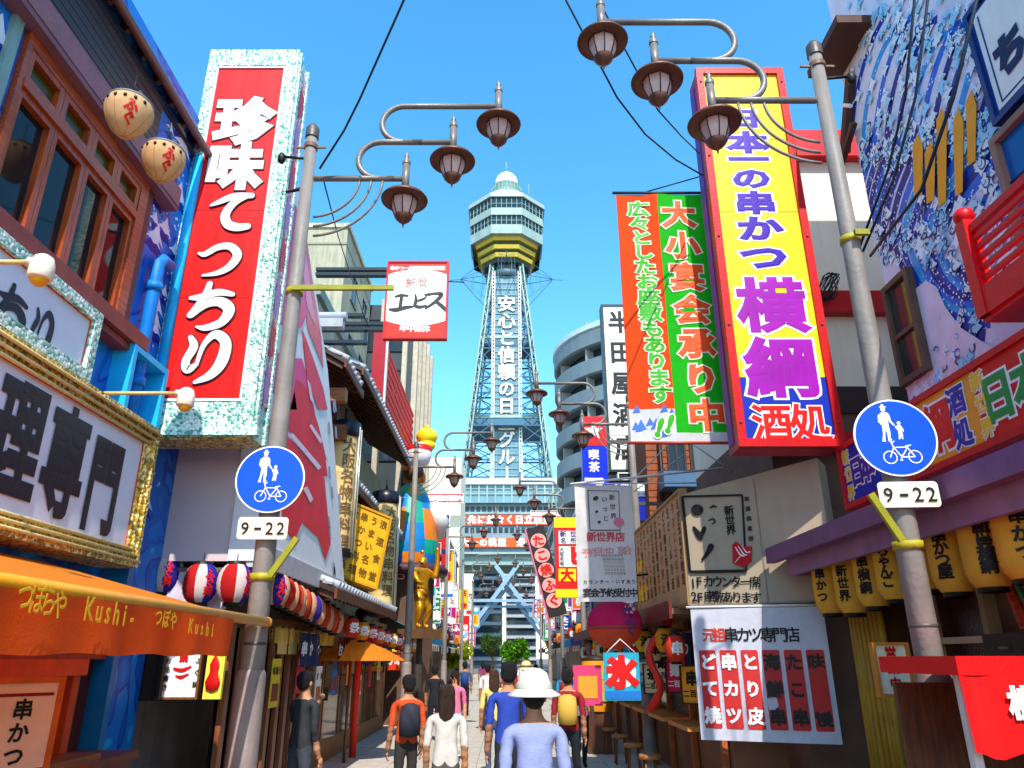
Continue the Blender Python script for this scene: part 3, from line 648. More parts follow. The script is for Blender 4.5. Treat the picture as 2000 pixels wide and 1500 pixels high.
# ================================================================== LEFT, farther on
def windows(rt, face, X, ys, zs, w_, h_, mf, mg, depth=.08, sill=True):
    """window parts with a pane each; face 'x+' street side of left houses, 'x-' right houses, 'y' towards the camera"""
    for y in ys:
        for z in zs:
            if face == 'y':
                f = B().box(y, y+w_, X-.05, X+.02, z, z+.06).box(y, y+w_, X-.05, X+.02, z+h_-.06, z+h_).box(y, y+.06, X-.05, X+.02, z+.06, z+h_-.06).box(y+w_-.06, y+w_, X-.05, X+.02, z+.06, z+h_-.06).box(y+w_/2-.03, y+w_/2+.03, X-.04, X+.02, z+.06, z+h_-.06); g = B().box(y+.06, y+w_-.06, X-.015, X-.005, z+.06, z+h_-.06)
            else:
                s = 1 if face == 'x+' else -1
                q = lambda a_, b_: (min(X+a_*s, X+b_*s), max(X+a_*s, X+b_*s))
                f = B().box(*q(-.02, .05), y, y+w_, z, z+.06).box(*q(-.02, .05), y, y+w_, z+h_-.06, z+h_).box(*q(-.02, .05), y, y+.06, z+.06, z+h_-.06).box(*q(-.02, .05), y+w_-.06, y+w_, z+.06, z+h_-.06).box(*q(-.02, .04), y+w_/2-.03, y+w_/2+.03, z+.06, z+h_-.06); g = B().box(*q(.005, .015), y+.06, y+w_-.06, z+.06, z+h_-.06)
            fo = obw('window', f, mf, rt); obw('pane', g, mg, fo)
GL = GLASS('2a3a44'); GLD = GLASS('14181a')
# wooden shop below the drum lanterns
rt = root('lantern_restaurant', 'dark timber shop front under the drum lanterns with menu board and paper screens', 'building', (-4.4, 8.95, 0))
obw('wall', B().box(-10, -4.4, 8.95, 14, 0, 2.9).box(-10, -4.6, 9.0, 14, 2.9, 8.5), M('b9a9a6', .7, .2, .2, 2, dirt=.3), rt)
obw('soffit', B().box(-4.4, -2.92, 8.95, 13.5, 2.82, 2.86), M('6a584c', .7), rt)
obw('shop_front', B().box(-4.4, -3.3, 8.98, 9.02, 2.02, 2.82), M('c9bcc6', .5, .15), rt)
for k in range(9): obw('door_slat', B().box(-3.28+0*k, -3.22, 9.1+k*.42, 9.24+k*.42, .05, 2.25), WOOD('8a4a24', 3, 2), rt)  # slats and front lightened in colour to stand for lamps indoors
obw('door_glass', B().box(-3.31, -3.3, 9.05, 13, .3, 2.2), GLD, rt); obw('door_head', B().box(-3.34, -3.18, 9.05, 13.3, 2.26, 2.36), WOOD('6a4018', 3, 1), rt)
for k in range(4): obw('paper_screen', B().box(-3.2, -3.19, 10.9+k*.55, 11.35+k*.55, 1.9, 2.24), M('e8c070', .6), rt)  # screens in one even yellow
obw('floor_wall', B().box(-4.35, -3.31, 9.04, 13.4, 0, .3), M('4c3a30'), rt)
rt = board('menu_board', 'white menu board with red bowl picture and small black writing', 'board', (-3.66, 8.9, 1.42), 0, .42, .52, .05, WHITE, WOOD('7a4a20', 3, 2), .02)
strokes(rt, [[(.2, .55, .1), (.5, .5, .14), (.8, .62, .08)], [(.3, .3, .06), (.5, .26, .12), (.75, .36, .06)]], 0, .3, .3, RED); T(rt, '鍋', (0, .43), None, .1, RED, .04, px=False)
T(rt, 'お品書き', (-.17, .4), (-.17, .12), .07, BLACK, .02, px=False); T(rt, 'ふぐ鍋', (.17, .4), (.17, .15), .07, BLACK, .02, px=False)
rt = board('gourd_sign', 'small yellow sign with red gourd shape beside the menu board', 'sign', (-3.28, 8.86, 1.42), 0, .2, .52, .05, M('e8d44a', .5), None)
ob('gourd', B().lathe([(.01, .02), (.07, .05), (.085, .12), (.05, .2), (.045, .24), (.055, .3), (.03, .36), (.008, .4)], 14, (0, -.02, .06), sy=.3), RED, rt)
rt = root('hanging_cloth_sign', 'dark door curtain hanging in the bay left of the menu board', 'curtain', (-4.1, 8.9, 1.2), 0)
b = B()
for k in range(20): b.add([(-.28+k*.028, .02*math.sin(k), .2), (-.252+k*.028, .02*math.sin(k+1), .2), (-.252+k*.028, .02*math.sin(k+1), 1.0), (-.28+k*.028, .02*math.sin(k), 1.0)], [(0,1,2,3)], True)
ob('cloth', b, CLOTH('2a1c18', .1), rt); ob('rail', B().tube([(-.33, 0, 1.0), (.3, 0, 1.0)], .02, 8), WOOD('c08030', 3, 0), rt)
rt = root('pink_price_board', 'pink board with dark red rule in the orange stall under the awning', 'board', (-3.3, 4.25, 1.5), 55, 'price boards under the awning')
ob('panel', B().box(-.2, .2, 0, .03, -.3, .22), M('f0b8a0', .5), rt); ob('rule', B().box(-.18, .18, -.004, 0, .14, .16), DRED, rt); ob('frame', B().box(-.24, -.2, -.01, .04, -.34, .26).box(.2, .24, -.01, .04, -.34, .26).box(-.2, .2, -.01, .04, .22, .26), M('d05a1c', .5, .2), rt)
T(rt, '串かつ', (0, .06), (0, -.22), .13, BLACK, .03, px=False)
c = copy_tree(rt); c.location = (-3.2, 5.3, 1.47); c['label'] = 'second pink board with dark red rule, nearer the blue corner strip'
rt = root('food_stall_counter', 'orange and red stall counter standing under the orange awning', 'stall', (-3.3, 4.6, 0))
obw('counter', B().box(-3.6, -3.25, 3, 6.4, 0, 1.1), M('b8401a', .5, .25, .2, 3), rt); obw('top', B().box(-3.65, -3.2, 2.95, 6.45, 1.1, 1.15), WOOD('8a4a20', 3, 1), rt)
obw('header', B().box(-3.6, -3.4, 3, 6.4, 1.72, 1.84), M('e8521a', .5, .2), rt)
for y in (3.1, 4.75, 6.3): obw('post', B().box(-3.55, -3.45, y, y+.1, 1.15, 1.72), M('c8481a', .5, .2), rt)

# concrete building, slate building
rt = root('concrete_building', 'stained beige concrete building rising behind the petal picture', 'building', (-5, 20, 0))
obw('wall', B().box(-11, -5, 20, 24.3, 0, 14.6), M('a8a48c', .85, .15, .3, 1.2, dirt=.55), rt)
for k in range(5): obw('joint_band', B().box(-11.01, -4.985, 19.97, 24.2, 3.2+k*2.7, 3.26+k*2.7), M('8e8c78', .8), rt)
obw('parapet', B().box(-11.05, -4.93, 19.94, 24.3, 14.6, 14.75), M('b8b49a', .8, .2, .3, dirt=.4), rt)
windows(rt, 'y', 20, [-7.4, -9.4], [5, 7.8, 10.5], 1.2, 1.2, M('5a6a68', .5), GL); windows(rt, 'x+', -5, [21, 22.7], [5, 7.8, 10.5, 12.6], .9, 1.0, M('5a6a68', .5), GL)
rt = root('low_beige_building', 'low beige plaster building holding black steel sign arms', 'building', (-4.3, 14.2, 0))
obw('wall', B().box(-10, -4.1, 14.2, 19.9, 0, 9.2), M('b6ae98', .85, .15, .3, 1.2, dirt=.5), rt); obw('cornice', B().box(-10, -4.0, 14.12, 19.9, 9.2, 9.45), M('7d9184', .6, .2), rt)
windows(rt, 'y', 14.2, [-6.0, -7.6], [6.4], 1.1, 1.1, M('4a4a46', .5), GL)
rt = root('slate_building', 'dark slate building with pale vertical ribs behind the red lattice', 'building', (-3.4, 24.6, 0))
obw('wall', B().box(-9, -3.4, 24.6, 30.5, 0, 14.2), M('353f44', .5, .2, .2, 2), rt)
for y in (24.7, 26.0, 27.3, 28.6, 29.9): obw('rib', B().box(-3.42, -3.22, y, y+.22, 3, 14.35), M('b8ae98', .6, .2, dirt=.3), rt)
for x in (-3.75, -4.6, -5.5, -6.4): obw('rib', B().box(x, x+.18, 24.42, 24.6, 3, 14.35), M('b8ae98', .6, .2, dirt=.3), rt)
windows(rt, 'y', 24.6, [-4.38, -5.28, -6.2], [8.2, 10.3, 12.3], .7, 1.3, M('20282c', .4), GL)

# ebisu hanging sign
rt = board('hanging_red_white_sign', 'white hanging sign with red top and bottom bands and brushed black katakana', 'sign', (-1.905, 14, 8.09), 0, 1.33, 1.84, .12, M('f2efea', .4, .04, .03), M('c01812', .4), .035)
b = B(); N = 16
def arcband(z0, z1, up): 
    pts = [(-.63, z0), (.63, z0)]+[(.63-1.26*k/N, z1+(.12*(1-(2*k/N-1)**2) if up else -.12*(1-(2*k/N-1)**2)))for k in range(N+1)]
    bb = B(); bb.prism(pts, -.006, -.001); return bb
ob('bottom_band', arcband(.035, .3, True) if False else arcband(.035, .42, False), M('e02a10', .4), rt); ob('top_band', arcband(1.805, 1.53, True), M('d82a14', .4), rt)
T(rt, '串かつ一品料理海鮮居酒屋', (767, 524), (865, 524), .11, WHITE, .03); T(rt, '年中無休', (788, 641), (832, 642), .17, WHITE, .04)
T(rt, '新世', (802, 553), (826, 552), .2, M('c0603a'), .01)
for px in (803, 826):
    x, z = on(rt, px, 553); bb = B(); n = 22
    for t in range(n):
        a0, a1 = 2*math.pi*t/n, 2*math.pi*(t+1)/n; bb.add([(x+r_*math.cos(q), -.008, z+r_*math.sin(q)) for r_, q in ((.13, a0), (.13, a1), (.118, a1), (.118, a0))], [(0,1,2,3)])
    ob('ring_mark', bb, M('c0603a'), rt)
IK = M('2a2624', .5)
x, z = on(rt, 783, 590); strokes(rt, [[(.25, .78, .05), (.5, .85, .08), (.8, .82, .04)], [(.52, .8, .1), (.5, .5, .1), (.48, .28, .1)], [(0, .12, .05), (.3, .1, .15), (.75, .22, .12), (1.05, .26, .05)]], x, z, .46, IK, grow=.03)
x, z = on(rt, 821, 588); strokes(rt, [[(.2, .9, .05), (.24, .5, .14), (.2, .2, .14), (.5, .1, .15), (.85, .2, .06)], [(.3, .5, .06), (.6, .6, .1), (.8, .72, .05)], [(.75, .95, .03), (.85, .85, .08)], [(.95, 1.0, .03), (1.03, .9, .08)]], x, z, .36, IK, grow=.03)
x, z = on(rt, 850, 588); strokes(rt, [[(.1, .85, .05), (.5, .9, .09), (.8, .86, .14), (.55, .5, .12), (.05, .1, .05)], [(.5, .5, .06), (.75, .3, .13), (1.05, .0, .12)]], x, z, .44, IK, grow=.03)
rt = root('sign_bracket', 'black steel beams carrying the red and white hanging sign', 'bracket', (-4.1, 14.05, 8))
for z, x1 in ((9.72, -2.56), (9.6, -2.56), (8.42, -2.56), (8.3, -2.56), (8.62, -3.0), (8.0, -2.9)): obw('beam', B().box(-4.12, x1, 14.0, 14.14, z, z+.07), M('1c2a30', .4), rt)
obw('strut', B().bar((-2.95, 14.07, 8.0), (-2.95, 14.07, 8.6), .06), M('1c2a30', .4), rt); obw('guy_rod', B().tube([(-1.3, 14.1, 9.5), (-.9, 14.12, 9.49)], .015, 6), STEEL, rt)

# roofed restaurant with brown eaves
def eave_house():
    rt = root('tiled_roof_restaurant', 'timber restaurant with grey tiled roof and deep brown eaves', 'building', (-4.0, 12.8, 0))
    obw('wall', B().box(-9, -3.9, 13.9, 22.6, 0, 7.0), M('a5926a', .7, .2, .2, 2, dirt=.3), rt)
    SO = WOOD('5a2a10', 3, 0); SF = WOOD('3d2012', 3, 1)
    def slope(y0, y1, xe, ze, run, rise, name):
        b = B(); b.add([(xe, y0, ze), (xe, y1, ze), (xe-run, y1, ze+rise), (xe-run, y0, ze+rise), (xe, y0, ze+.08), (xe, y1, ze+.08), (xe-run, y1, ze+rise+.08), (xe-run, y0, ze+rise+.08)], [(0,3,2,1), (4,5,6,7), (0,1,5,4), (1,2,6,5), (2,3,7,6), (3,0,4,7)])
        rf = obw(name, b, SF, rt); n = int((y1-y0)/.32)
        for k in range(n):
            y = y0+.1+k*.32; obw('rafter', B().bar((xe-.03, y, ze-.05), (xe-run, y, ze+rise-.05), .08, .09), SO, rf)
        nt_ = int((y1-y0)/.26)
        for k in range(nt_):
            y = y0+.13+k*.26
            obw('eave_tile', B().tube([(xe+.05, y, ze+.12), (xe-.4, y, ze+.12+.4*rise/run)], .065, 8), M('b8bcc0', .5, .15), rf)
        rows = 5
        for k in range(nt_):
            for j in range(rows):
                y = y0+.13+k*.26; u0, u1 = .05+j/rows*.95, .05+(j+1)/rows*.95
                obw('roof_tile', B().bar((xe-run*u0, y, ze+.13+rise*u0), (xe-run*u1-.02, y, ze+.10+rise*u1), .235, .035), M('9aa0a6', .5, .2), rf)
        obw('fascia_board', B().box(xe, xe+.04, y0, y1, ze-.08, ze+.07), M('6a3a1a', .5, .2), rf)
        return rf
    slope(14.2, 22.3, -3.0, 7.45, 1.3, .75, 'roof')
    slope(12.4, 14.15, -2.95, 6.9, 1.3, .75, 'gable_roof')
    obw('ridge', B().tube([(-4.2, 12.3, 7.78), (-2.95, 12.3, 7.78)], .09, 10).box(-4.2, -3.0, 12.22, 12.4, 7.55, 7.72), M('a8acb0', .5, .2), rt)
    obw('beam', B().box(-4.4, -3.0, 12.9, 13.1, 6.35, 6.6), WOOD('a8602a', 3, 0), rt); obw('beam', B().box(-4.4, -3.1, 13.6, 13.85, 5.8, 6.1), WOOD('8a4a1c', 3, 0), rt)
    obw('gable_front', B().box(-4.6, -3.35, 13.86, 13.9, 3.0, 7.4), WOOD('5a2c14', 3, 0), rt)
    slope(14.2, 22.3, -3.15, 5.1+.1, .8, .35, 'lower_eave')
    for k in range(16): obw('wall_lath', B().box(-3.9, -3.84, 14.3+k*.5, 14.42+k*.5, 3.1, 5.6), WOOD('7a4a1c', 3, 2), rt)
    # pent roof above the shop
    slope(11.6, 18.2, -2.62, 2.78, .75, .3, 'pent_roof')
    obw('shop_wall', B().box(-3.9, -3.45, 13.45, 22.5, 0, 2.75), M('9a7044', .7, .2), rt)
    for k in range(5): obw('cloth_panel', B().box(-3.43, -3.42, 13.6+k*.9, 14.4+k*.9, 1.95, 2.5), CLOTH(['e8e0c0', 'c8c0a0', 'e0d8c0'][k % 3], .2), rt)
    for k in range(6): obw('shop_window', B().box(-3.44, -3.43, 13.6+k*1.4, 14.8+k*1.4, .4, 1.85), GLASS('6a4830'), rt)
eave_house()
def barrel(loc, h_, r_, label):
    rt = root('cylinder_lantern', label, 'lantern', loc, 0, 'tall cylinder lanterns under the brown eaves')
    ob('body', B().lathe([(r_, 0), (r_, h_*.33), (r_*1.01, h_*.335), (r_, h_*.34), (r_, h_*.66), (r_*1.01, h_*.665), (r_, h_*.67), (r_, h_)], 24), M('d8b878', .35, .15, .05, 2), rt)
    ob('crown', B().lathe([(r_+.02, h_-.02), (r_+.05, h_+.02), (r_+.05, h_+.28), (r_*.6, h_+.34), (.02, h_+.36)], 24), M('1a1a26', .3, .2), rt)
    ob('foot', B().lathe([(.02, -.2), (r_*.7, -.2), (r_+.04, -.14), (r_+.04, .01)], 24), M('2a2420', .4), rt)
    ob('side_rail', B().tube([(r_+.04, -.05, -.05), (r_+.04, -.05, h_+.2)], .022, 6).tube([(r_+.04, .15, -.05), (r_+.04, .15, h_+.2)], .015, 6), M('cfc8b8', .3, metal=.4), rt)
    b = B()
    for k in range(7):
        vs, fs = glyph('大阪名物串料理'[k], .02); s_ = .3; o = []
        for x, y, q in vs: an = R(-50)+x*s_/r_; o.append(((r_+.012)*math.cos(an), (r_+.012)*math.sin(an), h_*.9-k*.31+y*s_))
        b.add(o, fs)
    ob('lettering', b, M('7a5a34'), rt)
    ob('bracket', B().tube([(0, 0, h_+.34), (0, 0, h_+.6)], .03, 6), BLACK, rt)
barrel((-3.2, 14.0, 3.75), 2.2, .26, 'tall cream cylinder lantern with dark crown, the nearer one')
barrel((-3.0, 18.2, 2.95), 2.5, .3, 'tall cream cylinder lantern with dark crown, the farther one by the robed figure')
rt = board('tilted_yellow_sign', 'yellow box sign tilted outwards with dark brush columns between the cylinder lanterns', 'sign', (-2.98, 14.9, 3.25), 0, 1.2, 1.75, .25, M('e0a010', .5, .15), M('c88a08', .45), .05, rot=(R(-8), R(14), R(38))); rt.scale = (.84, .84, .9)
for k, x in enumerate((-.42, -.14, .14, .42)): T(rt, ['大阪新世界', '串かつ料理', 'うまい名物', '浪速食堂'][k], (x, 1.5), (x, .25), .22, M('6a4a08'), .03, px=False)
# red lattice billboard
rt = root('red_lattice_billboard', 'tall orange billboard covered by a red square lattice with dark red edge', 'billboard', (-3.25, 17.6, 7.7))
obw('panel', B().box(-3.4, -3.25, 17.6, 24.2, 7.7, 9.75), M('f89028', .5, .15), rt)
for k in range(27): obw('lattice_bar', B().box(-3.24, -3.2, 17.7+k*.24, 17.79+k*.24, 7.7, 9.75), M('d8301a', .5), rt)
for k in range(9): obw('lattice_bar', B().box(-3.23, -3.195, 17.7, 24.2, 7.75+k*.24, 7.83+k*.24), M('d8301a', .5), rt)
obw('edge_board', B().box(-3.42, -3.1, 17.35, 17.6, 7.6, 9.85), M('a01420', .4), rt); obw('white_edge', B().box(-3.1, -3.06, 17.45, 17.6, 7.6, 9.85), WHITE, rt)

# paper parasol
rt = root('paper_parasol', 'wide orange paper parasol with fine ribs standing by the left shops', 'parasol', (-3.05, 15.4, 0))
b = B(); n = 40; prof = [(.02, 2.26), (.3, 2.16), (.7, 2.0), (1.08, 1.8)]
b.lathe(prof, n, sm=False); ob('canopy', b, CLOTH('f08a1c', .45), rt)
rb = B()
for k in range(n):
    a_ = 2*math.pi*k/n; rb.bar((.05*math.cos(a_), .05*math.sin(a_), 2.24), (1.07*math.cos(a_), 1.07*math.sin(a_), 1.79), .012)
ob('ribs', rb, M('9a4a10'), rt); ob('pole', B().tube([(0, 0, 0), (0, 0, 2.3)], .03, 8), WOOD('6a3a1a', 3, 2), rt); ob('cap', B().lathe([(.12, 2.2), (.1, 2.32), (.02, 2.34)], 12), RED, rt)
rt = root('red_street_bollard_lamp', 'red and black ball topped lamp rising behind the paper parasol', 'lamp', (-3.05, 16.2, 0)); ob('post', B().tube([(0, 0, 0), (0, 0, 2.45)], .07, 10), M('d8301c'), rt); ob('collar', B().lathe([(.2, 2.3), (.12, 2.5), (.05, 2.58)], 14), M('e04a20'), rt); ob('ball', B().ball((0, 0, 2.72), .14), BLACK, rt)

# ---- figures: a skeleton of joints grown into one skin
def skin(name, joints, edges, sub=1):
    me = bpy.data.meshes.new(name); me.from_pydata([j[:3] for j in joints], edges, []); o = bpy.data.objects.new(name, me); C.objects.link(o)
    md = o.modifiers.new('s', 'SKIN'); md.use_smooth_shade = True; sb = o.modifiers.new('d', 'SUBSURF'); sb.levels = sb.render_levels = sub
    for i, v in enumerate(me.skin_vertices[0].data):
        r_ = joints[i][3]; v.radius = (r_, joints[i][4] if len(joints[i]) > 4 else r_); v.use_root = (i == 0)
    dg = bpy.context.evaluated_depsgraph_get(); m2 = bpy.data.meshes.new_from_object(o.evaluated_get(dg)); bpy.data.objects.remove(o); bpy.data.meshes.remove(me)
    for p in m2.polygons: p.use_smooth = True
    m2.name = name; return m2
GOLD = M('d8941a', .3, .15, .1, 4, metal=.55)
me = skin('statue_body', [(0,0,1.0,.2,.16),(0,0,1.25,.17,.14),(0,0,1.5,.25,.17),(0,0,1.68,.12,.11),(0,0,1.86,.13,.14),(0,-.02,2.0,.11,.12),
    (.28,0,1.58,.12),(.5,-.1,1.45,.1),(.52,-.15,1.8,.075),(.5,-.16,2.15,.06),(.48,-.16,2.3,.06),(-.28,0,1.58,.12),(-.55,-.1,1.5,.1),(-.62,-.3,1.25,.075),(-.5,-.42,1.15,.06),
    (.14,0,.85,.15),(.24,-.12,.5,.12),(.2,.02,.12,.07),(.2,-.14,.05,.06),(-.14,0,.85,.15),(-.3,-.2,.55,.12),(-.2,-.02,.12,.07),(-.22,-.18,.05,.06)],
    [(0,1),(1,2),(2,3),(3,4),(4,5),(2,6),(6,7),(7,8),(8,9),(9,10),(2,11),(11,12),(12,13),(13,14),(0,15),(15,16),(16,17),(17,18),(0,19),(19,20),(20,21),(21,22)], 2)
me.materials.clear(); me.materials.append(GOLD)
rt = root('golden_statue', 'golden muscular statue with one arm raised on a ledge over the left shops', 'statue', (-2.4, 21.6, 2.6), 60); ob('body', me, None, rt)
ob('belt', B().lathe([(.2, .93), (.23, 1.0), (.2, 1.07)], 16), M('b87410', .4, metal=.5), rt); ob('hair_knot', B().ball((0, .02, 2.13), .06), GOLD, rt); ob('plinth', B().box(-.5, .5, -.4, .4, -.25, 0), M('6a4a30'), rt)
ob('support', B().box(-.06, .06, -.06, .06, -2.75, -.25), STEEL, rt)
# robed giant
rt = root('robed_folk_figure', 'giant painted seated figure in blue, orange, yellow and white robe', 'statue', (-3.1, 24.2, 4.6), 70)
b = B(); ms = [M('f0ece4', .4), M('f0d020', .4), M('1478b8', .4), M('e07818', .4), M('1a9a80', .4), M('c02018', .4)]
prof = [(.95, 0), (1.05, .35), (1.02, .8), (.92, 1.3), (.78, 1.8), (.62, 2.25), (.42, 2.6), (.25, 2.7)]; n = 24
b.lathe(prof, n, (0, 0, 0), 1.0, .85)
for i in range(len(b.f)):
    r_, s_ = divmod(i, n); b.mi[i] = [5, 5, 0, 0, 0, 1, 1][r_] if s_ < 9 or s_ > 20 else [2, 4, 3, 3, 2, 4, 2][r_] if s_ % 8 < 5 else [3, 2, 2, 4, 4, 3, 1][r_]
ob('robe', b, ms, rt); 
ob('head', B().ball((.1, 0, 2.95), .36, .34, .42, 18, 12).ball((.44, 0, 2.9), .1, .09, .12).ball((.42, 0, 2.7), .09, .12, .05), M('d87a30', .4, .15), rt)
ob('ear', B().ball((.05, .36, 2.9), .09, .05, .17), M('d87a30', .4), rt); ob('ear', B().ball((.05, -.36, 2.9), .09, .05, .17), M('d87a30', .4), rt)
ob('eye', B().ball((.41, .13, 3.02), .05), BLACK, rt); ob('eye', B().ball((.41, -.13, 3.02), .05), BLACK, rt)
ob('hair', B().ball((-.06, 0, 3.1), .37, .36, .36), M('5a3a20'), rt)
ob('sleeve', B().tube([(.2, -.6, 2.0), (.6, -.75, 1.5), (.95, -.4, 1.2)], [.25, .3, .34], 14), M('ece8e2', .4), rt); ob('sleeve', B().tube([(.2, .6, 2.0), (.6, .75, 1.5), (.95, .4, 1.2)], [.25, .3, .34], 14), M('ece8e2', .4), rt)
ob('hand', B().ball((1.0, -.3, 1.15), .14), M('d87a30'), rt); ob('hand', B().ball((1.0, .3, 1.15), .14), M('d87a30'), rt)
ob('lap', B().ball((.5, 0, .35), .75, .85, .38), M('b81c18', .4, .2), rt); ob('cushion', B().lathe([(.1, -.3), (1.2, -.28), (1.25, -.12), (1.1, .02), (.1, .03)], 24, sm=True), M('4a2a30'), rt); ob('stand', B().box(-.6, .6, -.6, .6, -4.6, -.28), M('6a5040', .6, .2), rt)
rt = root('drum_and_mallet_ornament', 'red and white drum ornament with yellow gourd top above the robed figure', 'ornament', (-2.8, 23.0, 8.0), 70)
ob('drum', B().ball((0, 0, 0), .42, .4, .42), M('ecdcdc', .4), rt); ob('red_band', B().lathe([(.4, .1), (.41, .2), (.33, .3)], 18), RED, rt); ob('gourd', B().ball((.5, 0, .75), .36, .36, .3).ball((.5, 0, .45), .3, .3, .22), M('f0c818', .35), rt); ob('knob', B().ball((.5, 0, 1.08), .08), YEL, rt)
ob('mount', B().tube([(-.3, .2, 0), (-.9, .6, 0)], .05, 8).tube([(.2, 0, .1), (.5, 0, .5)], .08, 8), STEEL, rt)
for i, (px, py, Y, cc, ttl, w_, h_) in enumerate(((862, 1060, 34, '1a2a5a', '名物串', .75, 2.6), (874, 1120, 38, '2a6ac8', '居酒屋', .7, 2.4))):
    p = P(px, py+0, Y=Y); rt = board('vertical_shop_sign', ['dark blue vertical sign with red lettering beside the robed figure', 'light blue vertical sign below the dark blue one'][i], 'sign', (p.x, Y, p.z-h_/2), 0, w_, h_, .2, M(cc, .4), WHITE, .04)
    T(rt, ttl, (0, h_-.5), (0, .5), .62, [RED, WHITE][i], .06, px=False)

# ================================================================== THE TOWER
def tower():
    TY, TX = 143.0, .15
    rt = root('observation_tower', 'tall steel lattice tower with octagonal deck and white dome ending the street', 'tower', (TX, TY, 0))
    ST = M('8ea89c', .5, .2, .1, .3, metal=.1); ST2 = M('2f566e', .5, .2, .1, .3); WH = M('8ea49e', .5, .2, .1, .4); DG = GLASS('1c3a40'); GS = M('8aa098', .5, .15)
    hw = lambda z: 3.35+max(0, 83-z)*.1045
    for sx in (-1, 1):
        for sy in (-1, 1):
            b = B(); zs = [22+k*3.05 for k in range(21)]
            for q in ((0, 0), (-.75, 0), (0, -.75), (-.75, -.75)):
                b.tube([(sx*(hw(z)+q[0]), sy*(hw(z)+q[1]), z) for z in (22, 40, 60, 83)], .18, 6)
            for i in range(len(zs)-1):
                z0, z1 = zs[i], zs[i+1]; s_ = 1 if i % 2 else 0
                for d in (0, 1):
                    c = lambda z, k: (sx*(hw(z)-(.75*k if d else 0)), sy*(hw(z)-(0 if d else .75*k)), z)
                    b.bar(c(z0, s_), c(z1, 1-s_), .14); b.bar(c(z1, 0), c(z1, 1), .12)
            ob('leg', b, ST, rt)
            ob('lower_leg', B().bar((sx*9.7, sy*9.7, 22), (sx*11.5, sy*11.5, 0), 1.3), GS, rt)
    levels = [33.5, 40.5, 47.5, 54.5, 61.0, 67.5, 73.5, 79.0, 83]
    for i in range(len(levels)-1):
        z0, z1 = levels[i], levels[i+1]; b = B()
        for a_ in range(4):
            def pt(u, z):
                w_ = hw(z); q = [(u*w_, -w_), (w_, u*w_), (-u*w_, w_), (-w_, -u*w_)][a_]; return (q[0], q[1], z)
            m_ = (z0+z1)/2
            if a_ == 0:
                for sg in (-1, 1):
                    for za, zb in ((z0, m_), (m_, z1)):
                        ia, ib = 3.15/hw(za), 3.15/hw(zb)
                        if ia < .95: b.bar(pt(sg, za), pt(sg*ia, za), .3); b.bar(pt(sg, za), pt(sg*ib, zb), .17); b.bar(pt(sg*ia, za), pt(sg, zb), .17)
                continue
            b.bar(pt(-1, z0), pt(1, z0), .3); b.bar(pt(-1, m_), pt(1, m_), .2)
            for za, zb in ((z0, m_), (m_, z1)): b.bar(pt(-1, za), pt(0, zb), .17); b.bar(pt(1, za), pt(0, zb), .17); b.bar(pt(0, za), pt(-1, zb), .17); b.bar(pt(0, za), pt(1, zb), .17)
            b.bar(pt(0, z0), pt(-1, m_), .1); b.bar(pt(0, z0), pt(1, m_), .1)
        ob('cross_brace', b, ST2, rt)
    # lift shaft and inner platforms
    ob('lift_shaft', B().box(-1.7, 1.7, -.9, 2.4, 33, 84), M('5a8094', .4, .2, .1, .5), rt)
    for z, k in ((44.5, 7.0), (62.5, 4.9)): ob('platform', B().box(-k, k, -k+1, k-1, z, z+1.5), M('3e6a80', .5), rt); ob('platform_rail', B().box(-k-.1, k+.1, -k+.85, -k+.95, z+1.5, z+2.1), ST, rt)
    # sign on the front: two white lattice columns and the characters
    y = -4.1
    for sx in (-1, 1):
        b = B(); b.box(sx*2.75-.32, sx*2.75-.16, y-.2, y+.1, 33, 79.5).box(sx*2.75+.16, sx*2.75+.32, y-.2, y+.1, 33, 79.5)
        for k in range(58): b.box(sx*2.75-.16, sx*2.75+.16, y-.15, y, 33.2+k*.8, 33.45+k*.8)
        ob('sign_column', b, M('e8ece8', .4), rt)
    b = B()
    for k in range(32): b.box(-2.4, 2.4, y+.25, y+.35, 33.4+k*1.45, 33.55+k*1.45)
    for k in range(5): b.box(-2.0+k, -1.93+k, y+.36, y+.42, 33, 79)
    ob('sign_grid', b, M('8aa4a4', .5), rt); ob('sign_backing', B().box(-2.43, 2.43, y+.45, y+.5, 33, 79.5), M('5c8a9c', .5, .25, .1, .5), rt)
    s = root('x', None, None, (TX, TY+y, 0), 0)
    for i, ch in enumerate('安心と信頼の日立グループ'):
        z = on(s, 990, 592+i*33.3)[1]
        o = T(s, ch, (0, z), None, 3.9-.06*i, M('f4f4ec', .4), .025, px=False, out=M('27474a'), outw=.025, vert=True)
    for o in list(s.children): o.parent = rt; o.location = (0, y+.2, 0)
    bpy.data.objects.remove(s)
    # deck
    def octo(a_, ph=22.5): R_ = a_/math.cos(R(22.5)); return [(R_*math.cos(R(ph+45*k)), R_*math.sin(R(ph+45*k))) for k in range(8)]
    def frus(a0, z0, a1, z1, m, name, skip=()):
        p, q = octo(a0), octo(a1); b = B(); b.add([(x, y, z0) for x, y in p]+[(x, y, z1) for x, y in q], [(k, (k+1) % 8, 8+(k+1) % 8, 8+k) for k in range(8) if k not in skip]+([tuple(range(8)), tuple(range(8, 16))] if not skip else [])); return ob(name, b, m, rt)
    frus(3.4, 80, 4.4, 84.9, M('44606a', .4, .3, .2, .5), 'deck_neck')
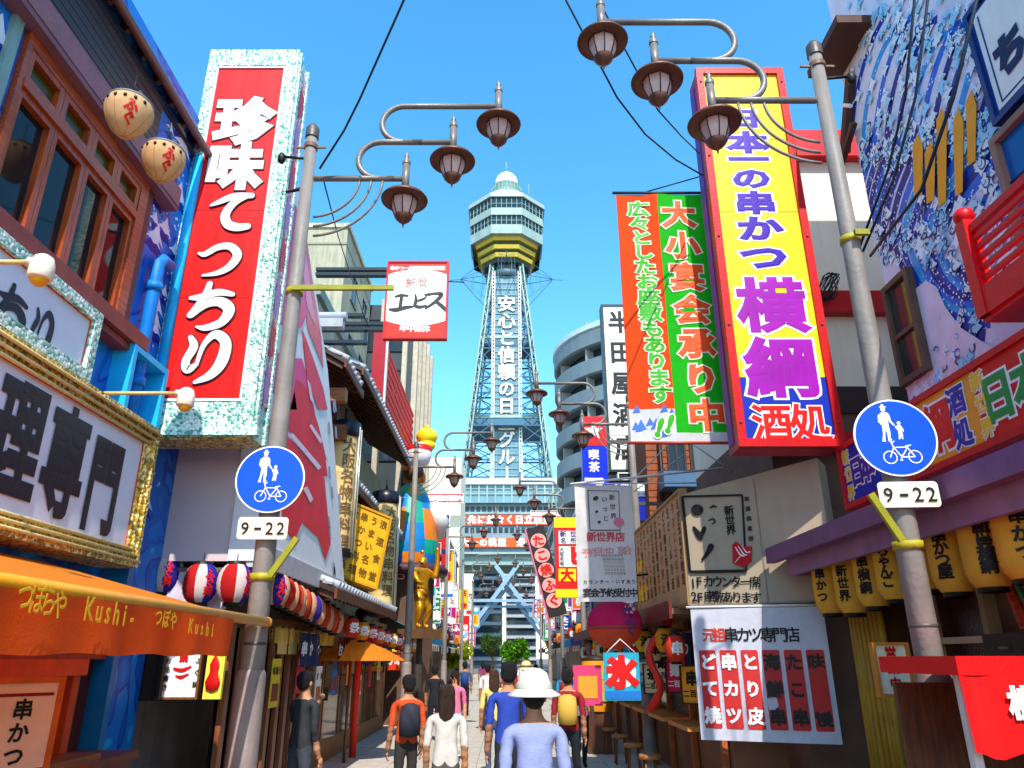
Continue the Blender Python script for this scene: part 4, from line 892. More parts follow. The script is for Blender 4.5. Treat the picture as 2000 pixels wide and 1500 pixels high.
    frus(7.9, 86.7, 7.95, 88.9, WH, 'white_band'); frus(7.7, 88.9, 7.8, 91.2, DG, 'window_band'); frus(8.1, 91.2, 8.1, 93.0, WH, 'white_band'); frus(7.9, 93.0, 8.1, 95.6, DG, 'window_band'); frus(8.5, 95.6, 8.45, 96.6, M('9aaaa8', .5, .2), 'roof_edge'); frus(8.3, 96.6, 4.4, 100.2, M('a4b0ae', .5, .2), 'deck_roof')
    for zz, a_ in ((88.9, 7.82), (93.0, 8.05)):
        for k in range(8):
            p, q = octo(a_)[k], octo(a_)[(k+1) % 8]; b = B()
            for j in range(7):
                u = j/6; x, yy = p[0]+(q[0]-p[0])*u, p[1]+(q[1]-p[1])*u; b.bar((x, yy, zz), (x*1.005, yy*1.005, zz+2.45), .17 if j in (0, 6) else .1)
            b.bar((*p, zz+1.1), (*q, zz+1.1), .09); ob('window_frame', b, WH, rt)
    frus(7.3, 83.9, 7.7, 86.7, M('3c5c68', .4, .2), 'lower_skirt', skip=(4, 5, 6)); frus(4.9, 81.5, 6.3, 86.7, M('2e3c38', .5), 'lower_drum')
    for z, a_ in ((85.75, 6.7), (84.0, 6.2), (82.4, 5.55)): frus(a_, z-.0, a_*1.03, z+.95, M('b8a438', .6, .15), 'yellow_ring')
    
    # cage and dome
    b = B()
    for k in range(24):
        t = 2*math.pi*k/24; b.tube([(4.0*math.cos(t), 4.0*math.sin(t), 100), (3.4*math.cos(t), 3.4*math.sin(t), 103.4)], .07, 4)
    for z, r_ in ((100.6, 3.95), (102, 3.7), (103.3, 3.45)): b.tube([(r_*math.cos(2*math.pi*k/24), r_*math.sin(2*math.pi*k/24), z) for k in range(25)], .08, 4)
    ob('railing_cage', b, M('86b0a8', .5), rt); ob('dome_base', B().lathe([(2.8, 100), (2.8, 103.8), (3.0, 103.9), (2.6, 104.1)], 20), M('a8c0b8', .4), rt)
    ob('dome', B().lathe([(2.55, 103.9), (2.6, 105)]+[(2.6*math.cos(R(a_)), 105+2.7*math.sin(R(a_))) for a_ in range(10, 91, 10)], 28), M('f0ece4', .35, .04), rt)
    ob('antenna', B().tube([(0, 0, 107.6), (0, 0, 111)], .08, 5).tube([(5, -3, 99), (5, -3, 102.6)], .06, 5), ST, rt)
    # four trussed spars
    for an in (0, 180, 90, 270):
        b = B(); ca, sa = math.cos(R(an)), math.sin(R(an)); q = lambda r_, s_, z: (r_*ca-s_*sa, r_*sa+s_*ca, z)
        for sg in (-1, 1):
            b.bar(q(3, sg*2.6, 79.8), q(10.2, 0, 79.9), .12); b.bar(q(3.4, sg*2.4, 84.5), q(10.2, 0, 79.9), .09); b.bar(q(4, sg*2.6, 73.6), q(10.2, 0, 79.9), .09)
            for u in (.3, .6): 
                L_ = lambda p0, p1: tuple(p0[i]+(p1[i]-p0[i])*u for i in range(3)); tip = q(10.2, 0, 79.9); m0 = L_(q(3, sg*2.6, 79.8), tip); b.bar(m0, L_(q(3.4, sg*2.4, 84.5), tip), .08); b.bar(m0, L_(q(4, sg*2.6, 73.6), tip), .08)
        b.bar(q(9.8, 0, 79.9), q(12.4, 0, 79.7), .14); ob('spar', b, M('3c6478', .5), rt)
    ob('spar_hub', B().lathe([(4.2, 78.6), (4.6, 79.0), (4.6, 80), (3.4, 81)], 20, sm=True), M('44606c', .5), rt)
    # base building
    ob('terrace_glass', B().box(-14.5, 13.3, -9, 10, 28.6, 29.3).box(-14.3, 13.1, -8.8, 9.8, 29.3, 32.0), M('6c94a0', .3, .2, .05, .4), rt); ob('terrace_roof', B().box(-14.6, 13.5, -9.3, 10.2, 32.0, 33.2), M('b4bebe', .5), rt)
    for k in range(19): ob('mullion', B().box(-14.4+k*1.52, -14.1+k*1.52, -9.1, -8.8, 28.6, 32.0), WH, rt)
    for z in (30.2, 31.2): ob('handrail', B().box(-14.4, 13.2, -9.06, -8.95, z, z+.12), WH, rt)
    ob('base_floor', B().box(-11.8, 11.8, -8, 9, 19.6, 28.6), M('7e8c94', .6, .2, .1, .5), rt)
    for zr in (27.2, 23.3):
        for k in range(21): ob('window', B().box(-10.8+k*1.04, -10.1+k*1.04, -8.1, -7.98, zr, zr+.9), DG, rt)
    for z in (19.4, 26.6): ob('ledge', B().box(-12, 12, -8.5, -8.0, z, z+.35), WH, rt)
    ob('banner', B().box(-10.9, 10, -8.4, -8.2, 24.7, 26.5), M('e0481c', .5), rt); ob('banner', B().box(-8.6, 8.6, -8.62, -8.42, 20.6, 22.3), M('e8551c', .5), rt)
    s = root('x', None, None, (TX, TY-8.42, 0), 0); T(s, 'この先に益々く日立展望台', (-9.8, 25.6), (9.2, 25.6), 1.6, WHITE, .05, px=False); s2 = root('x', None, None, (TX, TY-8.65, 0), 0); T(s2, '大一の眺望 通天の湯', (-7.6, 21.45), (7.6, 21.45), 1.5, WHITE, .05, px=False)
    for o in list(s.children): o.parent = rt; o.location = (0, -8.42, 0)
    for o in list(s2.children): o.parent = rt; o.location = (0, -8.65, 0)
    bpy.data.objects.remove(s); bpy.data.objects.remove(s2)
    ob('under_girder', B().box(-11.5, 11.5, -7.5, -6.5, 17.6, 19.5), GS, rt); ob('under_girder', B().box(-11.5, 11.5, 6.5, 7.5, 17.6, 19.5), GS, rt)
    GB = M('8aa4bc', .45, .15)
    for sy in (-8.2, 8): ob('portal_brace', B().bar((-11, sy, .5), (2, sy, 17.5), .9, .7).bar((11, sy+.8, .5), (-2, sy+.8, 17.5), .9, .7).bar((-11, sy-.8, 11.3), (11, sy-.8, 11.3), .5), GB, rt)
tower()

# ================================================================== houses towards the tower
SIGNC = ['c81414', '1238a8', 'e8b408', 'e05a10', 'e8e4dc', '0f7a46', 'b01060', '2a2624', '18a0c8', '7a2a8c']
WALLC = ['b8a894', '8e7a6c', 'c8c4bc', 'a06a4c', 'd4c8b0', '6a7278', 'b4a0a0', '9a9488']
KJ = ['居酒屋', '串かつ', '将棋', '喫茶', '寿司', 'たこ焼', '酒場', '天ぷら', '名物', '食堂', 'うどん', '立呑', '薬局', '碁会所', 'ふぐ', '焼肉']
WN = {'b8a894': 'tan', '8e7a6c': 'brown', 'c8c4bc': 'pale grey', 'a06a4c': 'brick red', 'd4c8b0': 'cream', '6a7278': 'slate grey', 'b4a0a0': 'pinkish', '9a9488': 'stone grey'}
CN = {'c81414': 'red', '1238a8': 'blue', 'e8b408': 'yellow', 'e05a10': 'orange', 'e8e4dc': 'white', '0f7a46': 'green', 'b01060': 'magenta', '2a2624': 'black', '18a0c8': 'sky blue', '7a2a8c': 'violet'}
def row(side, spans):
    rnd = random.Random(11 if side < 0 else 23)
    for i, (y0, y1, h_, col, x_) in enumerate(spans):
        X = x_; rt = root('shop_building', f"{WN[col]} {ORD[i]} building of the {'left' if side < 0 else 'right'} row leading to the tower, with shop signs", 'building', (X, y0, 0), 0, 'small buildings lining the street')
        xo = X+side*9; b = B().box(min(X, xo), max(X, xo), y0, y1-.05, 0, h_); obw('wall', b, M(col, .8, .15, .25, 1.3, dirt=.45), rt)
        obw('parapet', B().box(min(X-side*.12, xo), max(X-side*.12, xo), y0-.1, y1-.06, h_, h_+.22), M(col, .8, .2), rt)
        f = 'x+' if side < 0 else 'x-'; nz = [z for z in (3.6, 6.4, 9.2, 12) if z+1.6 < h_]
        windows(rt, f, X, [y0+.6+k*1.9 for k in range(int((y1-y0-1)/1.9))], nz, 1.2, 1.2, M('5c5a58', .5), GL)
        windows(rt, 'y', y0, [X-1.6 if side < 0 else X+.5, X-3.6 if side < 0 else X+2.4], nz, 1.1, 1.2, M('5c5a58', .5), GL)
        obw('shutter_front', B().box(*sorted((X-side*.0, X-side*.04)), y0+.3, y1-.4, .1, 2.6), M(rnd.choice(['5a4638', '3a3430', '6e6258']), .5, .2), rt)
        c = rnd.choice(SIGNC); b = B(); xa = X-side*1.1; b.add([(X-side*.02, y0+.3, 3.15), (X-side*.02, y1-.3, 3.15), (xa, y1-.3, 2.65), (xa, y0+.3, 2.65), (xa, y1-.3, 2.35), (xa, y0+.3, 2.35)], [(0,1,2,3), (3,2,4,5)]); obw('shop_awning', b, CLOTH(c, .3), rt)
        s = board('fascia_sign', f"{CN[SIGNC[(i*3+2)%10]]} shop fascia board on the {WN[col]} {ORD[i]} building of the {'left' if side<0 else 'right'} row", 'sign', (X-side*.14, (y0+y1)/2, 2.75+.5), 90 if side < 0 else -90, (y1-y0)*.75, .8, .12, M(SIGNC[(i*3+2) % 10], .45), M('d8d4cc', .4), .03, 'shop boards along the street')
        w_ = (y1-y0)*.28; T(s, KJ[(i*5) % 16], (-w_, .4), (w_, .4), .6, WHITE if SIGNC[(i*3+2) % 10] not in ('e8e4dc', 'e8b408') else RED, .05, px=False)
        for k in range(2 if y1-y0 > 7 else 1):
            yy = y0+.8+k*3.4; j = (i*2+k+(0 if side < 0 else 5)); cc = SIGNC[(j*7) % 10]; hh = rnd.uniform(1.9, 2.7); zz = rnd.uniform(3.3, 4.4); ww = .62
            s = board('vertical_shop_sign', f"narrow {CN[cc]} upright sign, {'nearer' if k==0 else 'farther'} one on the {WN[col]} {ORD[i]} house, {'left' if side<0 else 'right'} row", 'sign', (X-side*(.1+ww/2), yy, zz), 0, ww, hh, .16, M(cc, .4), M('d8d4cc', .4), .03, 'upright signs along the street')
            t = KJ[j % 16]; T(s, t, (0, hh-.4), (0, .4), min(.55, hh/len(t)*.8), WHITE if cc not in ('e8e4dc', 'e8b408') else M('b01010'), .06, px=False, vert=True)
        if i % 2 == 0:
            ac = root('air_conditioner', f"grey air conditioner unit on the street wall of the {WN[col]} {ORD[i]} building, {'left' if side<0 else 'right'} row", 'air conditioner', (X-side*.3, y0+2.2, 5.2), 0, 'air conditioners on walls'); ob('case', B().box(-.2, .2, -.4, .4, 0, .6), M('bcb8b0'), ac); ob('fan_grille', B().lathe([(.02, 0), (.24, 0), (.26, .02)], 16, sm=False), STEEL, ac).rotation_euler = (0, R(90)*(-side), 0); ob('bracket', B().box(-.2, .25, -.3, .3, -.06, -.01), STEEL, ac)
row(-1, [(22.8, 24.4, 4.4, '8e7a6c', -3.9), (31, 38, 8.2, 'b4a0a0', -4.1), (38, 46, 9.2, 'c8c4bc', -4.3), (46, 56, 10.2, 'd4c8b0', -4.3), (56, 68, 9.6, 'a06a4c', -4.4), (68, 82, 12.2, 'c8c4bc', -5.4), (82, 98, 13.5, '9a9488', -7.4), (98, 118, 16, 'b8a894', -10.5)])
row(1, [(27, 34, 8.4, '8e7a6c', 3.9), (34, 42, 7.4, 'b8a894', 4.0), (42, 50, 9.6, 'c8c4bc', 4.1), (50, 58, 8.4, 'a06a4c', 4.2), (68, 80, 13.8, 'c8c4bc', 4.4), (80, 96, 15.2, 'd4c8b0', 5.2), (96, 118, 16.0, 'c8c4bc', 7.0)])
rt = root('cream_office_block', 'cream office block with red lettered strip left of the tower base', 'building', (-10, 85, 0))
p = P(872, 893, Y=86); q = P(900, 960, Y=86)
obw('wall', B().box(-16, q.x, 86, 96, 0, p.z), M('e4d8b8', .7, .1), rt); windows(rt, 'y', 86, [-9.2, -11.4, -13.6], [12, 15, 18], 1.3, 1.4, M('8a8a80'), GL)
s = board('red_strip_sign', 'red strip sign with white lettering under the cream block left of the tower', 'sign', (-7.0, 84, 18.6), 0, 4.2, 1.1, .2, RED, WHITE, .05); T(s, '通天湯三階案内', (-1.7, .55), (1.7, .55), .7, WHITE, .05, px=False)
s = board('red_strip_sign', 'thin red strip sign right of the tower base under the lamps', 'sign', (4.6, 84, 16.9), 0, 3.6, .8, .2, RED, WHITE, .05); T(s, '新世界本通商店街', (-1.5, .4), (1.5, .4), .5, WHITE, .05, px=False)
# beyond the tower: shade seen under it is painted into the wall colours
for i, (x0, x1, y0, h_, c, l) in enumerate([(-9, -1, 210, 31, '6c767e', 'white terraced block seen under the tower, left'), (0, 9, 230, 33, '5a6670', 'grey block seen under the tower, right of the white one'), (-30, -12, 190, 30, '7c7c7a', 'stone grey block behind the left leg of the tower'), (12, 34, 190, 30, '847c70', 'tan block behind the right leg of the tower')]):
    rt = root('distant_building', l, 'building', (x0, y0, 0), 0, 'buildings beyond the tower'); obw('wall', B().box(x0, x1, y0, y0+12, 0, h_), M(c, .8, .3, .2, .3), rt)
    for k in range(int(h_/3)): obw('balcony', B().box(x0-.2, x1+.2, y0-.8, y0, 1.2+k*3, 2.0+k*3), M('a8acae', .6), rt); obw('window_row', B().box(x0+.5, x1-.5, y0-.05, y0, 2.3+k*3, 3.9+k*3), GL, rt)

# trees
def tree(loc, h_, r_, label, cols, seed):
    rt = root('street_tree', label, 'tree', loc, 0, 'trees at the end of the street'); rnd = random.Random(seed)
    tr = B().tube([(0, 0, 0), (.05, 0, h_*.3), (-.05, .05, h_*.6)], [.18, .14, .08], 8); crown = B()
    for k in range(7):
        a_ = rnd.uniform(0, 6.28); e_ = (r_*.6*math.cos(a_), r_*.6*math.sin(a_), h_*rnd.uniform(.65, .9)); tr.tube([(0, 0, h_*rnd.uniform(.3, .5)), e_], [.07, .03], 6)
    ob('trunk', tr, M('4a3626', .9, .3), rt)
    cl = [(rnd.uniform(-.6, .6)*r_, rnd.uniform(-.6, .6)*r_, h_*.68+rnd.uniform(-.45, .45)*r_, rnd.uniform(.35, .6)*r_) for _ in range(12)]
    for k in range(2600):
        c = rnd.choice(cl); d = Vector((rnd.gauss(0, 1), rnd.gauss(0, 1), rnd.gauss(0, 1))).normalized()*c[3]*rnd.uniform(.55, 1.1); p = Vector(c[:3])+d; s_ = rnd.uniform(.07, .15)
        u = Vector((rnd.gauss(0, 1), rnd.gauss(0, 1), rnd.gauss(0, 1))).normalized(); v = u.cross(Vector((rnd.gauss(0, 1), .3, 1))).normalized(); crown.cur = rnd.randrange(len(cols)); crown.add([p-u*s_, p+v*s_*.6, p+u*s_, p-v*s_*.6], [(0, 1, 2, 3)])
    ob('crown', crown, [CLOTH(c, .4) for c in cols], rt)
tree((.6, 52, 0), 3.3, .9, 'bright green street tree just right of the tower middle', ['5a9a14', '7ac020', '3a7210'], 3)
tree((-3.1, 50, 0), 2.9, .9, 'yellow-green bushy tree at the left below the tower', ['c8c818', 'a8b818', '7a9414'], 5)
tree((-1.6, 95, 0), 5, 1.6, 'darker green tree far down the street under the tower', ['4a7a2a', '2f5a1c', '6a8a3a'], 9)

# ================================================================== RIGHT SIDE
def mural_house():
    rt = root('wave_mural_building', 'restaurant with blue and white swirl mural, red balcony and mauve canopy at the right', 'building', (4.6, 4, 0))
    X = 4.6; 
    # window opening Y 8.0-8.5? built as wall pieces
    wy0, wy1, wz0, wz1 = P(1757, 700, X=X).y, P(1702, 640, X=X).y, 4.85, 5.95
    wy0, wy1 = 7.55, 7.78
    obw('wall', B().box(X, 12, 3.3, 7.9, 0, 10.7).box(X+.003, 12, -2, 3.3, 0, 6.2), M('dcd4e4', .6, .08, .1, 2, dirt=.12), rt)  # unseen near end and top cut low so sun reaches the signs
    BL_ = [M('0a3aa8', .5, .2, .05, 6), M('0b1f80', .5, .2, .05, 6), M('1a66cc', .5, .2, .05, 6), M('2a9ad8', .5, .15, .05, 6)]; FOAM = M('e4eaf0', .5); PALE = M('9cd0e8', .5); OR = M('f09a08', .5, .1); INKB = M('101c5c', .5); WD_ = M('f0f2f6', .5)
    rnd = random.Random(4); n_ = [0]
    lay = {}
    def poly(pts, m, z, name):
        n_[0] += 1; key = (name, m.name); b = lay.setdefault(key, (B(), m))[0]; x = X-.003-z*.004-n_[0]*.0000012
        b.add([(x, y, q) for y, q in pts], [tuple(range(len(pts)))])
    def px2(x, y): q = P(x, y, X=X); return (q.y, q.z)
    def ribbon(c, w0, w1, m, z, name, n=18):
        """curved tongue through four control points in picture of the wall, tapering"""
        c = [px2(*q) for q in c]; L_, R_ = [], []
        for i in range(n+1):
            t = i/n; pt = [((1-t)**3*c[0][j]+3*(1-t)**2*t*c[1][j]+3*(1-t)*t*t*c[2][j]+t**3*c[3][j]) for j in (0, 1)]; dt = [3*((1-t)**2*(c[1][j]-c[0][j])+2*(1-t)*t*(c[2][j]-c[1][j])+t*t*(c[3][j]-c[2][j])) for j in (0, 1)]
            l = math.hypot(*dt) or 1; w_ = (w0+(w1-w0)*t)/2; L_.append((pt[0]-dt[1]/l*w_, pt[1]+dt[0]/l*w_)); R_.append((pt[0]+dt[1]/l*w_, pt[1]-dt[0]/l*w_))
        n_[0] += 1; b = lay.setdefault((name, m.name), (B(), m))[0]; x = X-.003-z*.004-n_[0]*.0000012
        b.add([(x, *q) for q in L_+R_], [(i, i+1, n+2+i, n+1+i) for i in range(n)]); return [((a_[0]+b_[0])/2, (a_[1]+b_[1])/2) for a_, b_ in zip(L_, R_)]
    # broad swirling tongues of blue (a plain generic swirl pattern)
    tongues = []
    for k in range(15):
        x0 = 1682+k*12; tongues.append(ribbon([(x0, 520-k*6), (x0-25+k*3, 420), (x0+5+k*6, 300), (x0+40+k*9, 225+(k*37%41))], .11, .14, BL_[k % 4], 0, 'painted_swirl'))
    for k in range(9):
        tongues.append(ribbon([(1740+k*16, 440+k*9), (1760+k*15, 560), (1830+k*14, 640-k*7), (1925+k*10, 655-k*26)], .09, .12, BL_[(k*3+1) % 4], 0, 'painted_swirl'))
    for k in range(7):
        tongues.append(ribbon([(1700+k*5, 520+k*18), (1735+k*8, 560), (1745+k*9, 640), (1735+k*5, 745)], .07, .05, BL_[(k+1) % 4], 0, 'painted_swirl'))
    for k in range(8):
        tongues.append(ribbon([(1880+k*20, 480-k*14), (1900+k*18, 440), (1930+k*16, 400), (1945+k*18, 300+k*8)], .10, .05, BL_[(k*2) % 4], 0, 'painted_swirl'))
    for k in range(12): tongues.append(ribbon([(1665+k*22, 300-k*3), (1660+k*24, 200), (1690+k*25, 90-k*5), (1735+k*24, 20+(k*29 % 50))], .11, .09, BL_[(k*3) % 4], 0, 'painted_swirl'))
    for k in range(7): tongues.append(ribbon([(1672+k*9, 460), (1664+k*10, 400), (1672+k*13, 330), (1700+k*14, 290)], .09, .1, BL_[(k+1) % 3], .6, 'painted_swirl'))
    for k in range(6): tongues.append(ribbon([(1780+k*38, 800-k*10), (1800+k*40, 740), (1830+k*36, 730), (1862+k*36, 770)], .10, .02, BL_[2+k % 2], 0, 'painted_swirl'))
    for q in [(1788, 285, 375), (1812, 300, 385), (1835, 235, 390), (1868, 235, 370), (1893, 200, 310)]:
        x, a_, b_ = q; poly([px2(x, a_), px2(x+11, a_-26), px2(x+21, a_+4), px2(x+19, b_+4), px2(x+4, b_+14)], OR, 8, 'painted_orange_stripe')
    poly([px2(*q) for q in ((1768, 760), (1764, 690), (1772, 620), (1790, 565), (1812, 548), (1832, 560), (1850, 600), (1880, 640), (1930, 672), (1985, 690), (1985, 760), (1900, 800), (1820, 800))], M('e2cfdc', .6), 3.9, 'painted_pale_field')
    def curl(y, z, r, a0, m, zz=3):
        pts = []; n = 10
        for i in range(n+1):
            t = i/n; a_ = a0+t*4.2; rr = r*(1-.55*t); pts.append((y+rr*math.cos(a_), z+rr*math.sin(a_)))
        for i in range(n):
            (y0, z0), (y1, z1) = pts[i], pts[i+1]; w_ = r*.22*(1-i/n*.7); dx, dz = y1-y0, z1-z0; l = math.hypot(dx, dz) or 1; nx, nz = -dz/l*w_, dx/l*w_
            b = lay.setdefault(('painted_curl', m.name), (B(), m))[0]; x = X-.003-zz*.004-i*.0001; n_[0] += 1
            b.add([(x-n_[0]*1e-6, y0+nx, z0+nz), (x-n_[0]*1e-6, y1+nx, z1+nz), (x-n_[0]*1e-6, y1-nx, z1-nz), (x-n_[0]*1e-6, y0-nx, z0-nz)], [(0, 1, 2, 3)])
    for tg in tongues:
        for j in range(4):
            q = tg[-1-j*2] if j < 3 else tg[0]; 
            for s_ in range(1 if j < 3 else 2):
                y, z = q[0]+rnd.uniform(-.16, .16), q[1]+rnd.uniform(-.14, .18); r_ = rnd.uniform(.035, .075); a0 = rnd.uniform(0, 6.28)
                n = 11; poly([(y+r_*1.2*math.cos(6.283*t/n)*(1.35 if t % 3 == 0 else .8)*rnd.uniform(.8, 1.2), z+r_*1.2*math.sin(6.283*t/n)*(1.35 if t % 3 == 0 else .8)) for t in range(n)], rnd.choice([FOAM, FOAM, PALE]), 2.6, 'painted_foam'); curl(y, z, r_, a0, INKB); curl(y+r_*.3, z+r_*.4, r_*.55, a0+1, BL_[3], 3.6)
        for j in range(26):
            q = rnd.choice(tg); y, z, r_ = q[0]+rnd.uniform(-.09, .09), q[1]+rnd.uniform(-.09, .09), rnd.uniform(.006, .015)
            poly([(y+r_*math.cos(6.283*t/6), z+r_*math.sin(6.283*t/6)) for t in range(6)], WD_, 2.3, 'painted_dot')
    for k in range(400):   # loose curls over the pale ground, above and below the swirls
        u = rnd.random()
        if u < .55: x, y = rnd.uniform(1650, 1995), rnd.uniform(-60, 300)
        elif u < .7: x, y = rnd.uniform(1790, 1990), rnd.uniform(680, 800)
        else: x, y = rnd.uniform(1800, 1990), rnd.uniform(380, 520)
        q = px2(x, y); r_ = rnd.uniform(.03, .06)
        if u < .3 or rnd.random() < .5: poly([(q[0]+r_*1.4*math.cos(6.283*t/11)*(1.4 if t % 3 == 0 else .75), q[1]+r_*1.4*math.sin(6.283*t/11)*(1.4 if t % 3 == 0 else .75)) for t in range(11)], rnd.choice([FOAM, PALE, FOAM]), 2.6, 'painted_foam')
        curl(q[0], q[1], r_, rnd.uniform(0, 6.28), rnd.choice([INKB, BL_[2], BL_[3]]))
    for (name, _), (b, m) in lay.items():
        b.v = [(x, min(y, 7.89), z) for x, y, z in b.v]; o = obw(name, b, m, rt); o['kind'] = 'stuff'
    # small brown framed window on the mural
    q = [P(x, y, X=X-.06) for x, y in ((1703, 590), (1745, 572), (1762, 745), (1722, 765))]
    y0, y1, z0, z1 = 7.3, 7.87, 4.75, 6.0
    fr = obw('window', B().box(X-.09, X-.0, y0, y1, z0, z0+.07).box(X-.09, X, y0, y1, z1-.07, z1).box(X-.09, X, y0, y0+.07, z0+.07, z1-.07).box(X-.09, X, y1-.07, y1, z0+.07, z1-.07).box(X-.08, X, y0+.07, y1-.07, 5.3, 5.35), M('5c4634', .5, .2), rt); obw('pane', B().box(X-.045, X-.035, y0+.07, y1-.07, z0+.07, z1-.07), GLASS('2e3a36'), fr)
    # upper right blue lettered sign and blue window
    fr = obw('window', B().box(X-.1, X, 4.3, 5.6, 4.95, 5.02).box(X-.1, X, 5.55, 5.62, 5.02, 6.3).box(X-.1, X, 4.3, 5.62, 6.3, 6.37), M('8a6a5c', .5, .2), rt); obw('pane', B().box(X-.04, X-.03, 4.3, 5.55, 5.02, 6.3), GLASS('0e5aa0', .15), fr)
    for z in (5.4, 5.85): obw('wire_guard', B().box(X-.06, X-.05, 4.3, 5.55, z, z+.012), BLACK, fr)
    # roof bracket
    obw('eave_bracket', B().bar(P(1662, 150, X=4.55), P(1650, 300, X=4.55), .1, .12).bar(P(1668, 240, X=4.5), P(1640, 330, X=4.5), .07), M('4a3028', .6, .2), rt)
    obw('eave', B().box(4.15, 5.2, 7.0, 7.95, 9.3, 9.42), M('4a2a20', .6, .2), rt); obw('rail_insulator', B().tube([P(1645, 205, X=4.45), P(1662, 207, X=4.45)], .025, 8), WHITE, rt)
    # red balcony
    RB = M('d80a12', .4, .15, .1, 5); yb = 6.45
    yb = P(1895, 500, X=4.0).y
    obw('balcony_floor', B().box(3.98, 4.6, 1, yb, 4.46, 4.6).box(3.95, 4.05, 1, yb+.02, 4.5, 4.74), RB, rt); rl = obw('balcony_rail', B().box(3.97, 4.03, 1, yb, 5.26, 5.33), RB, rt)
    obw('balcony_post', B().box(3.94, 4.06, yb-.1, yb+.02, 4.5, 5.4).ball((4, yb-.04, 5.46), .085), RB, rt); obw('balcony_post', B().box(3.95, 4.05, 4.0, 4.1, 4.6, 5.26), RB, rt)
    for k in range(5): obw('balcony_slat', B().box(3.98, 4.02, 1, yb-.1, 4.8+k*.095, 4.84+k*.095), RB, rl)
    # mauve canopy
    MV = M('96668a', .5, .2, .2, 4, dirt=.25); MV2 = M('7c4e70', .5, .2, .2, 4)
    obw('canopy', B().box(3.3, 4.7, -1, 9.2, 2.98, 3.1), MV, rt); obw('canopy_gutter', B().box(3.22, 3.32, -1, 9.25, 2.94, 3.12), MV2, rt); obw('canopy_fascia', B().box(3.36, 3.42, -1, 8.95, 2.76, 2.98).box(3.42, 4.6, 8.88, 8.95, 2.76, 2.98), MV, rt)
    # ground floor
    obw('shop_wall', B().box(4.5, 4.6, -1, 8.4, 0, 2.98), M('6a4e3c', .6, .3), rt)
    for y in (4.2, 5.3, 6.3, 7.0, 7.9): obw('door_post', B().box(4.38, 4.5, y, y+.08, 0, 2.98), M('9a8468', .5, .2), rt)
    obw('shop_glass', B().box(4.46, 4.48, 5.38, 6.3, .4, 2.6), GLD, rt); obw('shop_glass', B().box(4.46, 4.48, 7.08, 7.9, .1, 2.6), M('3a1c18', .15), rt); obw('transom', B().box(4.36, 4.5, 5.38, 7.9, 1.98, 2.04), M('c0b098', .5), rt)
    for k in range(8): obw('bamboo_pole', B().tube([(4.0+.02*math.sin(k), 8.25+k*.1, .2), (4.0, 8.2+k*.1, 2.75)], .035, 8), M('b08828', .4, .25, .1, 6), rt)
    obw('return_wall', B().box(4.05, 4.5, 8.4, 8.5, 0, 2.76), M('4a2a1c', .6, .3), rt)
mural_house()
rt = board('slanted_blue_white_sign', 'blue and white hiragana signboard high at the right end of the mural', 'sign', (4.5, 4.62, 6.42), -90, 1.7, 1.3, .08, M('0c3c8c', .4), M('0c2f6c', .4), .05)
ob('white_field', B().box(-.76, .76, -.006, -.001, .1, 1.2), WHITE, rt); ob('inner_line', B().box(-.7, .7, -.011, -.0065, .14, .155).box(-.7, -.685, -.011, -.0065, .155, 1.15), M('0c2f6c'), rt); T(rt, 'ちょぼ', (-.45, .5), (.45, .5), .42, M('0a2050'), .07, px=False, off=.014)

rt = root('red_beam_house', 'cream plaster house with red beams and dark lower wall between yellow sign and lamp pole', 'building', (3.0, 9.9, 0))
obw('wall', B().box(3.7, 9, 9.9, 14, 5.1, 9.4), M('f6e8cc', .7, .06, .15, 2, dirt=.08), rt); obw('dark_wall', B().box(3.7, 9, 9.9, 14, 0, 5.1), M('6e5040', .7, .2, .3, 3), rt)
for z, h_ in ((9.4, .5), (6.62, .35), (4.5, .28)): obw('red_beam', B().box(3.4, 9, 9.72, 9.9, z, z+h_), M('c00c10', .45, .15, .1), rt)
obw('red_post', B().box(4.35, 4.6, 9.76, 9.9, 4.78, 6.62), M('7a1014', .5, .2), rt); obw('plank', B().box(3.7, 9, 9.86, 9.9, 5.1, 5.5), M('3a2a24'), rt)
rnd = random.Random(3); b = B()
for k in range(9):
    c = P(1618, 560, Y=9.6); b.tube([(c.x+.13*math.cos(t*.7+k)*rnd.uniform(.6, 1.5), 9.6+rnd.uniform(-.05, .05), c.z+.22*math.sin(t*.7+k*1.3)) for t in range(10)], .008, 5)
rt = tag(ob('cable_coil', b, BLACK), 'tangled coil of black cable hanging before the cream wall', 'cable')
# tall yellow sign
rt = root('yellow_vertical_sign', 'tall yellow box sign in red frame with purple and magenta lettering', 'sign', (3.43, 8.5, 4.22)); RS = M('c40c10', .4, .12)
ob('case', B().box(-.62, .62, .02, .42, 0, 5.75), M('9a1030', .45, .15), rt); ob('purple_side', B().box(-.63, -.62, .2, .4, .1, 5.6), M('5a2a8c', .5), rt)
ob('frame', B().box(-.64, -.54, -.04, .05, 0, 5.77).box(.54, .64, -.04, .05, 0, 5.77).box(-.54, .54, -.04, .05, 0, .1).box(-.54, .54, -.04, .05, 5.66, 5.77), RS, rt)
ob('yellow_panel', B().box(-.54, .54, 0, .02, .9, 5.66), M('f2c400', .45, .12, .05, 1.2, dirt=.1), rt)
for z_ in (2.05, 3.3, 4.5): ob('panel_seam', B().box(-.54, .54, -.0015, 0, z_, z_+.008), M('8a6a10'), rt)
for z_ in (.3, 1.6, 2.9, 4.2, 5.5):
    for x_ in (-.59, .59): ob('frame_bolt', B().ball((x_, -.045, z_), .018, .012, .018, 8, 5), STEEL, rt)
ob('blue_panel', B().box(-.54, .54, 0, .02, .1, .9), M('0a2aa0', .4, .08, .03, 2), rt)
